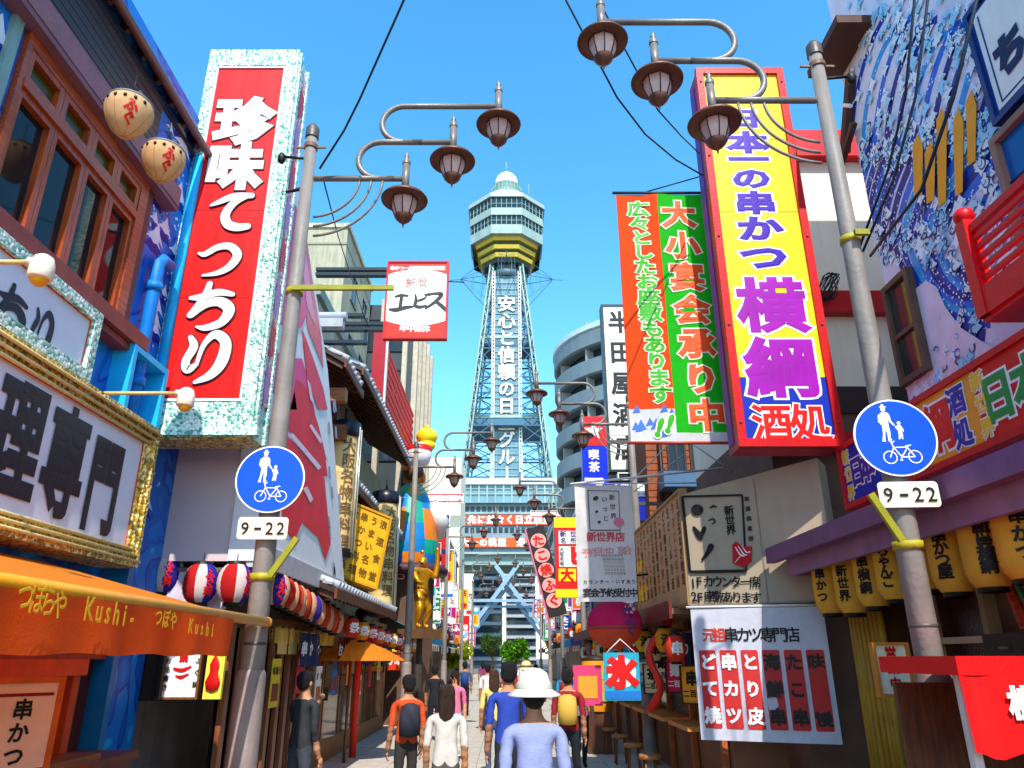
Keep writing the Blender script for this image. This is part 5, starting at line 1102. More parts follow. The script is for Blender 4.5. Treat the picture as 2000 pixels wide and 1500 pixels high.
PU = M('3c0a9a', .4, .12); MG = M('9a0aa0', .4, .25, .03, 1.5); WO_ = M('f2ece6', .45)
for ch, px, s in (('日', (1450, 232), .34), ('本', (1459, 279), .38), ('一', (1462, 312), .36), ('の', (1467, 349), .36), ('串', (1475, 397), .37), ('か', (1484, 447), .4), ('つ', (1492, 503), .42)): T(rt, ch, px, None, s, PU, .05, out=WO_, outw=.05, sx=1.55)
T(rt, '横', (1507, 597), None, .8, MG, .04, out=WO_, outw=.035, sx=1.12); T(rt, '綱', (1526, 719), None, .82, MG, .04, out=WO_, outw=.035, sx=1.12)
T(rt, '酒処', (1508, 827), (1582, 827), .5, M('e0140c', .4), .025, out=WO_, outw=.035)
# green and orange banners
rt = root('paired_hanging_banner', 'long orange and green hanging banner with outlined brush characters beside the yellow sign', 'banner', (2.31, 9.3, 4.52)); W_, HB = .66, 3.84
def wavefn(x0, x1, z0, z1, amp, n, m, f):
    def g(x, z):
        i, j = (x-x0)/(x1-x0)*n, (z-z0)/(z1-z0)*m
        return amp*(math.sin(i*.45*f+j*.12)+.6*math.sin(j*.33+i*.2)+.35*math.sin(i*.8*f-j*.4))
    return g
def cloth_sheet(x0, x1, z0, z1, amp=.014, n=26, m=44, f=1., fn=None):
    g = fn or wavefn(x0, x1, z0, z1, amp, n, m, f)
    b = B(); vs = [(x0+(x1-x0)*i/n, g(x0+(x1-x0)*i/n, z0+(z1-z0)*j/m), z0+(z1-z0)*j/m) for j in range(m+1) for i in range(n+1)]
    b.add(vs, [(j*(n+1)+i, j*(n+1)+i+1, (j+1)*(n+1)+i+1, (j+1)*(n+1)+i) for j in range(m) for i in range(n)], True); return b
WV1 = wavefn(-W_, W_, 0, HB, .013, 26, 44, 1.)
ob('orange_cloth', cloth_sheet(-W_, -.05, .45, HB, fn=WV1), CLOTH('f04a0c', .3), rt); ob('green_cloth', cloth_sheet(-.05, W_, .12, HB, fn=WV1), CLOTH('18b410', .3), rt); ob('white_foot', cloth_sheet(-W_, -.05, 0, .45, fn=WV1), CLOTH('dcdcdc', .3), rt); ob('hem', cloth_sheet(-.05, W_, 0, .12, fn=WV1), CLOTH('d8d4d0', .3), rt)
b = B()
for k in range(12): x, z = -.6+random.random()*.5, .04+random.random()*.36; b.add([(u, WV1(u, q)-.004-k*.0002, q) for u, q in ((x-.05, z), (x+.01, z+.12), (x+.06, z+.02))], [(0, 1, 2)])
ob('blue_mark', b, M('3a6ab8'), rt)
G1 = M('3aa81c', .5, .3, .05, 2); O1 = M('f05010', .5); OW = M('f2f0d0', .5)
T(rt, '広々としたお座敷もあります', (1246, 408), (1290, 772), .265, G1, .04, out=OW, outw=.045, off=.012, wave=WV1, sx=1.25); T(rt, '!!', (1288, 835), (1308, 828), .34, G1, .06, out=OW, outw=.05, off=.018, wave=WV1, tilt=-.35)
T(rt, '大小宴会承り中', (1325, 420), (1380, 812), .46, O1, .045, out=OW, outw=.04, off=.012, wave=WV1, sx=1.1)
ob('top_rod', B().tube([(-W_-.05, .0, HB+.03), (W_+.1, 0, HB+.03)], .022, 8), M('2a3440', .4), rt); ob('bottom_rod', B().tube([(-W_-.05, .0, -.02), (W_+.1, 0, -.02)], .022, 8), M('a83a28', .4), rt); ob('stay', B().tube([(-.2, 0, HB+.05), (.62, 0, HB+.32)], .01, 6), BLACK, rt)
# long low sign
rt = root('long_red_blue_sign', 'long blue and red fascia sign with multicoloured lettering over the mauve canopy', 'sign', (4.0, 8.52, 3.5), -90); L_ = 5.2
ob('case', B().box(0, L_, .02, .3, 0, .7), M('8c1020', .45), rt); ob('frame', B().box(-.03, L_, -.03, .3, .66, .72).box(-.03, L_, -.03, .3, -.03, .03).box(-.03, .03, -.03, .3, .03, .66), RS, rt)
x1 = on(rt, 1795, 850)[0]; x2 = on(rt, 1905, 770)[0]
ob('blue_panel', B().box(.03, x1, 0, .02, .03, .66), M('1a22a0', .4), rt); ob('orange_panel', B().box(x1, x2, 0, .02, .03, .66), M('f09a20', .4), rt); ob('red_panel', B().box(x2, L_, 0, .02, .03, .66), M('d01210', .4), rt)
GR = M('0f8a3c', .4); YO = M('f0b820', .4)
T(rt, '新世界', (.14, .56), (.14, .14), .17, YO, .04, px=False, out=WO_, outw=.06, vert=True); T(rt, '日本一', (.36, .34), (.85, .34), .34, M('4a1290', .4), .045, px=False, out=WO_, outw=.05)
xa = on(rt, 1795, 880)[0]; xb = on(rt, 1838, 860)[0]; xc = on(rt, 1875, 815)[0]; T(rt, '横綱', (xa-.2, .34), (xb, .34), .48, M('d81414', .4), .04, px=False, out=WO_, outw=.05); T(rt, '酒処', (xc, .49), (xc, .19), .27, M('1a2a9c', .4), .04, px=False, out=WO_, outw=.05, vert=True)
xd = on(rt, 1922, 800)[0]; xe = on(rt, 1950, 780)[0]; T(rt, '新世界', (xd, .55), (xd, .14), .17, YO, .04, px=False, out=WO_, outw=.06, vert=True); T(rt, '日本一の串', (xe, .34), (xe+1.6, .34), .42, GR, .045, px=False, out=WO_, outw=.05)
# yellow lanterns under the canopy
LT = ['串かつ', '新世界', '串横綱', 'ちゃんこ', '酒処', '串かつ屋', '新世界横綱', '串かつ', '横綱いろ']
pos = [(1618, 1145), (1661, 1141), (1702, 1125), (1744, 1108), (1800, 1085), (1855, 1085), (1922, 1070), (1992, 1048)]
dsc = ['farthest', 'second farthest', 'third farthest', 'fourth farthest, beside the lamp pole', 'half hidden behind the lamp pole', 'just right of the lamp pole', 'with bold black kana, second nearest', 'nearest, cut by the right edge of the photo']
for i, px in enumerate(pos):
    p = P(*px, X=3.62); paper_lantern('yellow_paper_lantern', 'yellow paper lantern under the mauve canopy, '+dsc[i], p, .165, .3, ['f8bc40'], 'yellow paper lanterns under the mauve canopy', LT[i], BLACK, -140 if i < 6 else -120, oval=False, tsize=.12, ribs=12)
# small hanging coloured streamer
rt = root('hanging_streamer', 'red and green patterned cloth streamers hanging at the far right below the lanterns', 'streamer', P(1960, 1120, X=3.9)); ob('red_strip', B().bar((0, 0, .05), (.0, -.12, -.42), .09, .02), M('b83a20', .6, .5, .2, 30), rt); ob('green_strip', B().bar((.02, -.04, .05), (.02, -.22, -.4), .04, .02), M('3a8a5a'), rt); ob('red_strip', B().bar((.05, -.1, .1), (.05, -.2, -.2), .08, .02), M('b83a20', .6, .5, .2, 30), rt)

# beige corner sign box
rt = root('beige_corner_signboard', 'beige angled box sign with black framed brush logo and red seal', 'sign', (2.41, 10.0, 2.5))
ang = math.degrees(math.atan2(-1.0, 1.5)); rt.rotation_euler = (0, 0, R(ang))
WB_ = 1.82; ob('box', B().add([(0,.01,0),(WB_,.01,0),(WB_,.5,0),(0,.5,0),(0,.01,1.46),(WB_,.01,1.72),(WB_,.5,1.72),(0,.5,1.46)], [(0,3,2,1),(4,5,6,7),(0,1,5,4),(1,2,6,5),(2,3,7,6),(3,0,4,7)]), M('a8977e', .5, .08, .1, 2, dirt=.1), rt)
ob('panel_edge', B().box(1.0, 1.015, 0, .01, 0, 1.55).box(0, WB_, -.005, .01, -.02, .0), M('8a7c68'), rt)
def pxl(*q): return on(rt, *q)
def frame_rough(rt, c, w_, m, off=-.01):
    b = B()
    for i in range(4):
        (x0, z0), (x1, z1) = c[i], c[(i+1) % 4]; b.bar((x0, off, z0), (x1, off, z1), w_*(1.2 if i in (2, 3) else .8), .01, up=(0, 1, 0))
    ob('brush_frame', b, m, rt)
frame_rough(rt, [pxl(1333, 970), pxl(1450, 967), pxl(1458, 1115), pxl(1348, 1117)], .03, BLACK)
def blob(rt, px, rx, rz_, m, name='brush_mark', off=.01, rot=0):
    x, z = on(rt, *px); n = 16; b = B(); b.add([(x+rx*math.cos(t*6.283/n)*math.cos(rot)-rz_*math.sin(t*6.283/n)*math.sin(rot), -off, z+rx*math.cos(t*6.283/n)*math.sin(rot)+rz_*math.sin(t*6.283/n)*math.cos(rot)) for t in range(n)], [tuple(range(n))]); ob(name, b, m, rt)
blob(rt, (1362, 996), .085, .075, BLACK)
for st, px in (([[(0, .55, .12), (.5, .75, .3), (1, .55, .1)]], (1394, 992)), ([[(0, .6, .12), (.6, .8, .2), (.9, .45, .22), (.5, .15, .1)]], (1391, 1018)), ([[(.1, .9, .25), (.45, .3, .5), (.6, .05, .3)], [(.95, .8, .3), (.75, .45, .35), (.5, .1, .3)]], (1366, 1040)), ([[(.9, .95, .5), (.6, .5, .35), (.1, .0, .15)]], (1380, 1080))):
    x, z = on(rt, *px); strokes(rt, st, x, z, .17 if px[1] > 1030 else .1, BLACK, name='brush_mark')
T(rt, '新世界', (1424, 997), (1428, 1035), .13, BLACK, .03, vert=True); T(rt, '串揚倶楽部', (1459, 975), (1467, 1052), .07, BLACK, .02, vert=True)
x, z = on(rt, 1450, 1083); ob('red_seal', B().prism([(x-.13, z-.1), (x+.0, z-.16), (x+.11, z-.1), (x+.14, z+.09), (x+.02, z+.1), (x-.06, z+.17), (x-.11, z+.13)], -.02, -.012), M('c01418', .4, .2), rt)
strokes(rt, [[(.2, .9, .04), (.4, .5, .07), (.6, .4, .05)], [(.35, .95, .03), (.6, .5, .06), (.75, .45, .04)], [(.55, .95, .03), (.75, .6, .05), (.95, .6, .04)], [(.1, .1, .03), (.5, .5, .03)]], x, z, .24, WO_, off=.024)
T(rt, '1F', (1354, 1139), (1366, 1136), .17, BLACK, .015); T(rt, 'カウンター席', (1384, 1136), (1475, 1137), .15, BLACK, .02, sx=1.); T(rt, '2F', (1356, 1165), (1368, 1167), .17, BLACK, .015); T(rt, '座敷あります', (1386, 1165), (1477, 1168), .15, BLACK, .02, sx=1.)
# side board with menu columns
rt = board('wooden_menu_side_board', 'tan side board crowded with vertical menu lines left of the black framed logo', 'sign', (2.42, 12.05, 2.5), -90, 4.05, 1.55, .08, M('c89a68', .6, .15, .2, 2), M('9a7448', .5), .03)
MS = [M('5a2a14', .6), M('a83a18', .6), M('2a2018', .6)]
for k in range(12): x = -1.85+k*.33; T(rt, ['大阪名物串カツ', '二度漬け禁止', 'どて焼き味自慢', '生ビール冷酒', '牛すじ土手鍋', 'えび玉ねぎ椎茸'][k % 6], (x, 1.38), (x, .35), .17, MS[k % 3], .02, px=False, vert=True)
ob('yellow_note', B().box(-1.7, -.9, -.008, 0, .28, .55).box(-1.75, -1.2, -.008, 0, .8, 1.0), M('f0c020'), rt)
# cloth banner under it
rt = root('white_skewer_banner', 'white cloth banner with red and black shop title and row of red boxed menu items', 'banner', P(1474, 1187, Y=9.45)-Vector((0, 0, 1.5)), -20); 
w1 = .78; WV2 = wavefn(-w1, w1, 0, 1.5, .008, 30, 20, .5); ob('cloth', cloth_sheet(-w1, w1, 0, 1.5, n=30, m=30, fn=WV2), CLOTH('dcdce8', .3), rt)
T(rt, '元祖', (1385, 1240), (1405, 1240), .17, M('c8301c'), .02, off=.012, wave=WV2); T(rt, '串カツ専門店', (1428, 1240), (1548, 1240), .18, BLACK, .02, off=.012, wave=WV2)
def menu_box(pts):
    b = B(); b.add([(x, WV2(x, z)-.007, z) for x, z in pts], [tuple(range(len(pts)))]); return b
for k, tx in enumerate(('どて焼', '串カツ', 'とり皮', '海鮮串', 'たこ串', '味自慢')):
    x = -.62+k*.248; z = .62; n = 5; pts = []
    for cx, cz, a0 in ((.08, .42, 0), (-.08, .42, 90), (-.08, -.42, 180), (.08, -.42, 270)): pts += [(x+cx+.02*math.cos(R(a0+90*t/n)), z+cz-.05+.02*math.sin(R(a0+90*t/n))) for t in range(n+1)]
    ob('menu_item_box', menu_box(pts), M('c02a28', .6), rt); T(rt, tx, (x, z+.25), (x, z-.35), .19, BLACK if k > 2 else M('f0e8e8'), .045, px=False, off=.014, vert=True, wave=WV2)
ob('top_rail', B().tube([(-w1-.05, 0, 1.52), (w1+.05, 0, 1.52)], .015, 8), WHITE, rt)
# white hanging cloth over the street
rt = root('white_cloth_banner', 'creased white cloth banner with small black framed logo hung over the street', 'banner', (1.62, 12, 2.68)); WV3 = wavefn(-.48, .46, 0, 1.86, .013, 26, 44, .7); ob('cloth', cloth_sheet(-.48, .46, 0, 1.86, n=30, m=50, fn=WV3), CLOTH('e4e0dc', .35), rt)
frame_rough(rt, [pxl2 for pxl2 in [on(rt, 1148, 958), on(rt, 1208, 960), on(rt, 1211, 1036), on(rt, 1152, 1036)]], .012, M('3a3634'), -.02)
for px, rx in (((1163, 974), .05), ((1165, 1000), .03), ((1170, 1020), .03)): blob(rt, px, rx, rx*.7, M('3a3634'), off=.03, rot=.5)
T(rt, 'いっと', (1180, 975), (1183, 1012), .1, M('3a3634'), .02, off=.01, wave=WV3); T(rt, '新世界', (1195, 972), (1198, 1008), .1, M('4a4644'), .02, off=.01, vert=True, wave=WV3); blob(rt, (1208, 1020), .09, .07, M('e07890'), 'seal', .032)
T(rt, '新世界店', (1155, 1049), (1211, 1049), .16, M('c84a54'), .04, off=.01, wave=WV3); T(rt, '予約受付中 宴会', (1145, 1080), (1225, 1075), .15, M('d88a90'), .01, off=.01, wave=WV3); T(rt, 'カウンター・いすあり', (1143, 1137), (1238, 1136), .07, BLACK, .02, off=.01, wave=WV3); T(rt, '宴会予約受付中', (1147, 1158), (1238, 1158), .14, M('3a3634'), .035, off=.01, wave=WV3)
for k in range(7): T(rt, '串揚げ百本食', (1200+k*6-22, 1085), (1206+k*6-22, 1120), .05, M('9a9690'), .01, off=.01, wave=WV3)
ob('top_bar', B().tube([(-.55, 0, 1.88), (1.9, -.4, 2.05)], .018, 8).tube([(-.5, 0, 1.88), (1.6, 0, 1.9)], .012, 6), WHITE, rt)
ob('stay', B().tube([(.45, 0, 1.9), (1.3, 0, 2.72)], .013, 6).tube([(1.35, 0, 2.72), (2.1, -.3, 2.0)], .013, 6).tube([(.5, 0, 1.75), (1.4, 0, 2.4)], .009, 6), M('cfc8c4'), rt)

# brick block, liquor shop sign, cafe signs, round building
rt = root('brick_building', 'orange-brown brick building behind the banner rods with yellow panel and blue duct', 'building', (3.6, 19, 0))
obw('wall', B().box(3.75, 10, 19, 26.8, 0, 8.0), M('8a4426', .8, .2, .3, 3, dirt=.2), rt); obw('yellow_panel', B().box(5.4, 6.1, 18.93, 18.99, 5.6, 7.9), M('d8a020', .6, .2), rt)
for k in range(22): obw('brick_course', B().box(3.74, 10.01, 18.985, 19.0, 4.0+k*.18, 4.15+k*.18), M('96502e', .85, .25, .3, 8), rt)
windows(rt, 'y', 18.98, [4.3, 4.9], [5.2, 6.4], .5, .9, M('3a2a24'), GL); obw('duct', B().tube([(6.45, 18.7, 5.8), (6.45, 18.7, 7.5), (6.55, 18.75, 7.7)], .32, 14).tube([(6.45, 18.7, 6.6), (6.45, 18.7, 6.66)], .35, 14), M('3a7ab0', .4, .2), rt); obw('hood', B().box(4.0, 4.9, 18.2, 19, 5.9, 6.3), M('4a6a88', .4), rt); obw('pipe', B().tube([(4.1, 18.9, 4), (4.1, 18.9, 8)], .06, 8), BLACK, rt)
rt = board('white_liquor_shop_sign', 'tall white sign in dark frame with five square black characters', 'sign', (3.78, 22, 7.2), 0, 1.22, 5.7, .4, M('dcdad0', .5, .1, dirt=.15), M('28342e', .4), .07)
T(rt, '半田屋酒店', (0, 5.05), (0, .75), .82, BLACK, .03, px=False)
for k in range(4): ob('panel_joint', B().box(-.54, .54, -.004, 0, 1.15+k*1.09, 1.17+k*1.09), M('8a8880'), rt)
ob('wall_arm', B().box(.6, 1.2, .1, .2, 1, 1.1).box(.6, 1.2, .1, .2, 4.6, 4.7), STEEL, rt)
rt = board('small_black_white_sign', 'small dark sign under the tall white liquor sign', 'sign', (3.85, 21.5, 6.35), 0, 1.0, .7, .2, M('20261f', .4), WHITE, .03); T(rt, '戸口', (-.2, .35), (.25, .35), .4, WHITE, .03, px=False)
rt = board('blue_cafe_sign', 'blue upright cafe sign with white characters and red star panel on top', 'sign', (2.12, 17, 4.6), 0, .6, 2.75, .2, M('0a2ad0', .35), None); ob('star_panel', B().box(-.31, .31, -.01, .21, 2.02, 2.76), M('d0181c', .4), rt)
pts = [((.24 if k % 2 == 0 else .1)*math.sin(k*math.pi/5), 2.39+(.24 if k % 2 == 0 else .1)*math.cos(k*math.pi/5)) for k in range(10)]; bb = B(); bb.prism(pts, -.018, -.012); ob('star', bb, WHITE, rt)
T(rt, '喫茶', (-.02, 1.8), (-.02, 1.5), .26, WHITE, .03, px=False); T(rt, 'ス', (-.02, .98), None, .62, WHITE, .07, px=False); T(rt, 'タア', (-.02, .5), (-.02, .15), .35, WHITE, .05, px=False); ob('wall_arm', B().box(.3, 1.6, .05, .12, 2.1, 2.18).box(.3, 1.6, .05, .12, .6, .68), STEEL, rt)
rt = board('dark_blue_small_sign', 'square dark blue sign with white characters beside the cafe sign', 'sign', (3.0, 18, 5.0), 0, .95, 1.0, .15, M('0a1c9c', .4), M('14181c'), .02); T(rt, '小料理', (-.25, .75), (.3, .75), .34, WHITE, .04, px=False)
rt = root('grey_purple_panel', 'grey upright panel with small red marks beside the menu side board', 'sign', (2.6, 17.2, 2.6)); ob('panel', B().box(-.35, .35, 0, .1, 0, 2.6), M('7c7c90', .5), rt); T(rt, '営業中', (0, 2.0), (0, 1.2), .3, RED, .05, px=False, vert=True); ob('leg', B().box(-.03, .03, .03, .08, -2.6, 0), STEEL, rt)
rt = root('round_balcony_building', 'round grey apartment tower with curved stacked balconies right of the lattice tower', 'building', (13.2, 62, 0)); RC = M('66777e', .6, .12, .15, .5); Rr = 8.8
ob('core', B().lathe([(Rr-1.2, 0), (Rr-1.2, 27.5)], 48), GLASS('28353c', .2), rt)
for k in range(11):
    z = 1.0+k*2.52; ob('balcony', B().lathe([(Rr-1.1, z-.12), (Rr-.2, z-.1), (Rr, z), (Rr, z+1.25), (Rr-.12, z+1.27), (Rr-.14, z+.05), (Rr-1.1, z+.05)], 48, sm=False), RC, rt)
    for j in range(12): t = R(150+j*14); ob('party_wall', B().bar(((Rr-1.15)*math.cos(t), (Rr-1.15)*math.sin(t), z+1.3), ((Rr-.3)*math.cos(t), (Rr-.3)*math.sin(t), z+1.3), .15, 2.3), M('8a9698', .6), rt) if j % 2 else None
ob('roof_ring', B().lathe([(Rr-.1, 27.5), (Rr+.1, 27.6), (Rr+.05, 28.1), (Rr-1.5, 29.0), (.1, 29.2)], 48, sm=False), M('a4bcc4', .5), rt)
# signs by the right shops
rt = board('red_yellow_movie_sign', 'tall red and yellow signboard with big red katakana on white', 'sign', (1.42, 16, 3.05), 0, .72, 1.66, .15, M('d01818', .4), None)
ob('yellow_band', B().box(-.37, .37, -.01, .16, 1.45, 1.67).box(-.37, .37, -.01, .16, -.01, .16).box(-.3, .36, -.01, 0, .32, .58), M('f0d010', .4), rt); ob('white_panel', B().box(-.28, .34, -.01, 0, 1.1, 1.38).box(-.28, .34, -.01, 0, .62, 1.05), WHITE, rt)
T(rt, '新世界', (-.18, 1.31), (.25, 1.31), .14, M('2a2a6a'), .03, px=False, off=.015); T(rt, '名所地', (-.18, 1.17), (.25, 1.17), .13, M('2a2a6a'), .03, px=False, off=.015); T(rt, 'ヒ', (.12, .84), None, .42, RED, .08, px=False, off=.015); T(rt, '大阪名物', (-.22, .98), (-.22, .68), .1, BLACK, .02, px=False, off=.015, vert=True); T(rt, '大阪', (-.12, .45), (.2, .45), .28, RED, .05, px=False, off=.015); ob('mount', B().box(.36, 2.4, .04, .1, 1.2, 1.28).box(.36, 2.4, .04, .1, .3, .38), STEEL, rt)
rt = root('pink_ring_sign', 'leaning dark sign with pink outlined round characters below the lamps', 'sign', P(1090, 1203, Y=21), 0, rot=(0, R(-14), 0)); ob('panel', B().box(-.26, .26, 0, .12, 0, 2.5), M('2a2220', .5), rt); ob('edge', B().box(-.3, -.26, -.01, .13, 0, 2.5), M('d86a8a'), rt)
for k, ch in enumerate('たこ焼ふぐ'): 
    n = 18; z = .3+k*.42; b = B(); b.add([(.22*math.cos(6.283*t/n), -.006, 2.4-z+.2*math.sin(6.283*t/n)) for t in range(n)], [tuple(range(n))]); ob('disc', b, M('e89a90'), rt); T(rt, ch, (0, 2.4-z), None, .32, RED, .04, px=False, off=.014)
ob('mount', B().box(.26, 2.0, .04, .1, 1.6, 1.68), STEEL, rt)
rt = root('pink_puffer_balloon', 'big pink and orange puffer shaped lantern under the white cloth banner', 'lantern', (1.78, 12.6, 2.36)); b = B(); b.ball((0, 0, 0), .46, .42, .38, 26, 14)
for i in range(len(b.f)): b.mi[i] = 1 if (i//26) < 6 else 0
ob('body', b, [CLOTH('e8206a', .3), CLOTH('f0603a', .3)], rt); ob('seam', B().lathe([(.455, -.07), (.475, -.05), (.455, -.03)], 26, sy=.92), M('a84a28'), rt); T(rt, '大ふく', (.15, .2), (.2, -.1), .17, M('3a2a6a'), .03, px=False, off=.42, vert=True); ob('hook', B().tube([(0, 0, .36), (0, 0, .75), (.6, 0, .8)], .015, 6), BLACK, rt)
for k in range(5): ob('painted_petal', B().ball((.2+.06*math.cos(k*1.256), -.38, .22+.06*math.sin(k*1.256)), .03, .015, .03, 8, 5), M('f8c8d8'), rt)
rt = board('shaved_ice_flag', 'sky blue and white flag with red ice character', 'flag', (1.62, 11, 1.3), 0, .5, .62, .02, CLOTH('2ab4d0', .3), None); b = B(); n = 18; b.add([(.2*math.cos(6.283*t/n), -.006, .36+.2*math.sin(6.283*t/n)) for t in range(n)], [tuple(range(n))]); ob('white_round', b, WHITE, rt); T(rt, '氷', (0, .36), None, .42, RED, .08, px=False, off=.012); ob('string', B().tube([(-.2, 0, .62), (0, 0, .8), (.2, 0, .62)], .008, 5), WHITE, rt); ob('wave', B().box(-.25, .25, -.008, -.001, .02, .12), M('1a6ab8'), rt)
rt = board('orange_pink_flag', 'pink and orange flag next to the ice flag', 'flag', (1.2, 11.6, 1.2), 0, .42, .55, .02, CLOTH('e84a7a', .3), None); ob('orange_round', B().box(-.14, .14, -.008, -.001, .1, .4), M('f0902a'), rt)
rt = root('red_ribbon_streamer', 'red twisted streamer hanging beside the pink puffer lantern', 'streamer', (2.15, 12, 1.1)); pts = [(.12*math.sin(t*.8)+.03*t, .05*math.cos(t), t*.14) for t in range(13)]; b = B(); b.tube(pts, [.05+.02*(k % 2) for k in range(13)], 7); ob('ribbon', b, M('d8281c', .5), rt)
# right shops between the beige box and the far row
def stall_row():
    rt = root('right_souvenir_shops', 'cluttered souvenir shop front under the beige corner sign with dark awning', 'building', (2.9, 10.6, 0))
    obw('wall', B().box(3.0, 9, 10.7, 26.8, 0, 4.2), M('8a6248', .7, .3, .2, 2), rt); obw('soffit', B().box(2.3, 3.0, 10.6, 26, 2.42, 2.5), M('7a5840'), rt); obw('edge_board', B().box(2.26, 2.3, 10.6, 26, 2.36, 2.6), M('6a2018', .5, .3), rt)
    for k in range(9): obw('shop_post', B().box(2.9, 2.98, 10.9+k*1.7, 11.0+k*1.7, 0, 2.4), M('a85a2a', .5, .3), rt)
    for k in range(9): obw('shelf', B().box(2.5, 2.98, 11.1+k*1.7, 12.4+k*1.7, .9, .96), M('c87a3a', .5), rt); obw('shop_glass', B().box(2.97, 2.99, 11.1+k*1.7, 12.5+k*1.7, 1.0, 2.3), GLASS(['6a4428', '44504e', '7a4c28'][k % 3]), rt)
stall_row()
rnd = random.Random(31); cs = ['e03a1c', 'f09a1c', 'e8d8b0', 'f0c820', 'd81c4a', '2a9ac0', 'e86a1c', 'f4f0e4']; cn = ['vermilion', 'orange', 'cream', 'yellow', 'crimson', 'turquoise', 'amber', 'white']
for k in range(16):
    y = 10.9+k*.85; c = k % 8; paper_lantern('shop_lantern', f"{cn[c]} round lantern, {ORD[k]} from the camera under the right shop eave", (2.42+rnd.uniform(-.05, .05), y, 2.05+rnd.uniform(-.1, .12)), .15, .19, [cs[c]], 'round lanterns under the right shop eave', '酒' if k % 2 else '串', BLACK if c in (1, 2, 3, 6, 7) else WHITE, -90, oval=True, n=14, ribs=5, tsize=.18)
for k in range(14):
    y = 11.1+k*1.0; c = (k*3+1) % 8; s = board('small_hanging_sign', f"{cn[c]} hanging price board, {ORD[k]} from the camera before the right shop glass", 'sign', (2.62, y, 1.25+.1*(k % 3)), -35, .34, .5, .02, M(cs[c], .5), M('3a2018'), .015, 'price boards at the right shops'); T(s, ['串', '麺', '飯', '茶', '酒'][k % 5], (0, .33), None, .2, BLACK if c in (1, 2, 3, 6, 7) else WHITE, .05, px=False); T(s, '二百円', (-.1, .13), (.1, .13), .1, BLACK if c in (1, 2, 3, 6, 7) else WHITE, .03, px=False)
rt = root('orange_barrel_lantern', 'large orange and green striped barrel by the right shop entrance', 'barrel', (1.95, 17.0, 1.3)); ob('body', B().lathe([(.3, -.5), (.36, -.2), (.36, .2), (.3, .5)], 22), M('e8901c', .4, .15), rt); ob('band', B().lathe([(.37, .12), (.375, .22), (.37, .3)], 22).lathe([(.37, -.3), (.375, -.2), (.365, -.12)], 22), M('8ab84a', .4), rt); ob('lid', B().lathe([(.31, .5), (.32, .54), (.05, .6)], 22), M('2a201c'), rt); ob('stand', B().box(-.25, .25, -.25, .25, -1.3, -.5), WOOD('5a3018', 3, 2), rt)
# left small shop things
for k in range(14):
    c = (k*5+2) % 8; s = board('shop_price_board', f"{cn[c]} price board, {ORD[k]} from the camera along the left shops past the parasol", 'sign', (-3.35+.02*(k % 3), 17+k*1.05, 1.5+.25*(k % 3)), 40, .5, .5, .03, M(cs[c], .5), M('5a2018'), .02, 'price boards at the left shops'); T(s, ['鯛', '寿司', '串カツ', '麦酒', '定食'][k % 5], (-.12, .25), (.12, .25), .2, BLACK if c in (1, 2, 3, 6, 7) else WHITE, .05, px=False)
for k in range(10):
    c = [0, 1, 4, 6][k % 4]; paper_lantern('shop_lantern', f"{cn[c]} round lantern, {ORD[k]} from the camera under the left tiled pent roof", (-2.75, 13.8+k*1.0, 2.35-.02*k), .15, .18, [cs[c]], 'round lanterns under the left pent roof', '祭', WHITE, -60, oval=True, n=14, ribs=5, tsize=.18)
# red canopy at the bottom right
rt = root('red_stall_canopy', 'bright red stall canopy with scalloped skirt at the bottom right corner', 'stall', (2.5, 4.35, 0)); b = B(); b.box(0, 2.2, 0, .9, 1.76, 1.86); ob('canopy_top', b, M('e8080a', .5, .08), rt)
b = B(); n = 44
b.add([(i*.05, .01*math.sin(i*.9), 1.76) for i in range(n+1)]+[(i*.05, -.02+.015*math.sin(i*.9), 1.36+.02*math.cos(i*1.2)) for i in range(n+1)], [(i, i+1, n+2+i, n+1+i) for i in range(n)], True); ob('skirt', b, CLOTH('e8080a', .2), rt); ob('post', B().box(.05, .1, .1, .15, 0, 1.76), M('d8d0c8'), rt); ob('post', B().box(1.9, 1.95, .1, .15, 0, 1.76), M('d8d0c8'), rt); ob('counter', B().box(.05, 2.2, .2, .85, 0, .95), M('b8301c', .5, .2), rt); ob('back_board', B().box(.05, 2.2, .83, .87, .95, 1.7), WOOD('5a3018', 3, 2), rt)
T(rt, '横綱串かつ', (.3, 1.62), (1.9, 1.62), .17, WHITE, .05, px=False, off=.04)
rt = board('cream_notice_board', 'small cream notice with amber frame beside the right lamp pole foot', 'board', (3.25, 6.6, 1.55), 0, .3, .42, .04, M('e8dcc0', .5), M('c87a2a'), .02); T(rt, '営業中', (0, .34), (0, .1), .1, RED, .04, px=False, vert=True)
rt = root('shutter_box', 'dark shutter box with small round lamps above the red canopy', 'box', (4.3, 6.1, 1.8), -90); ob('case', B().box(-.9, .9, 0, .2, 0, .25), M('241c1a', .4), rt)
for x in (-.6, .0, .6): ob('round_lamp', B().lathe([(.01, 0), (.04, 0), (.05, .02)], 12, (x, -.01, .12)), M('8a8078'), rt)

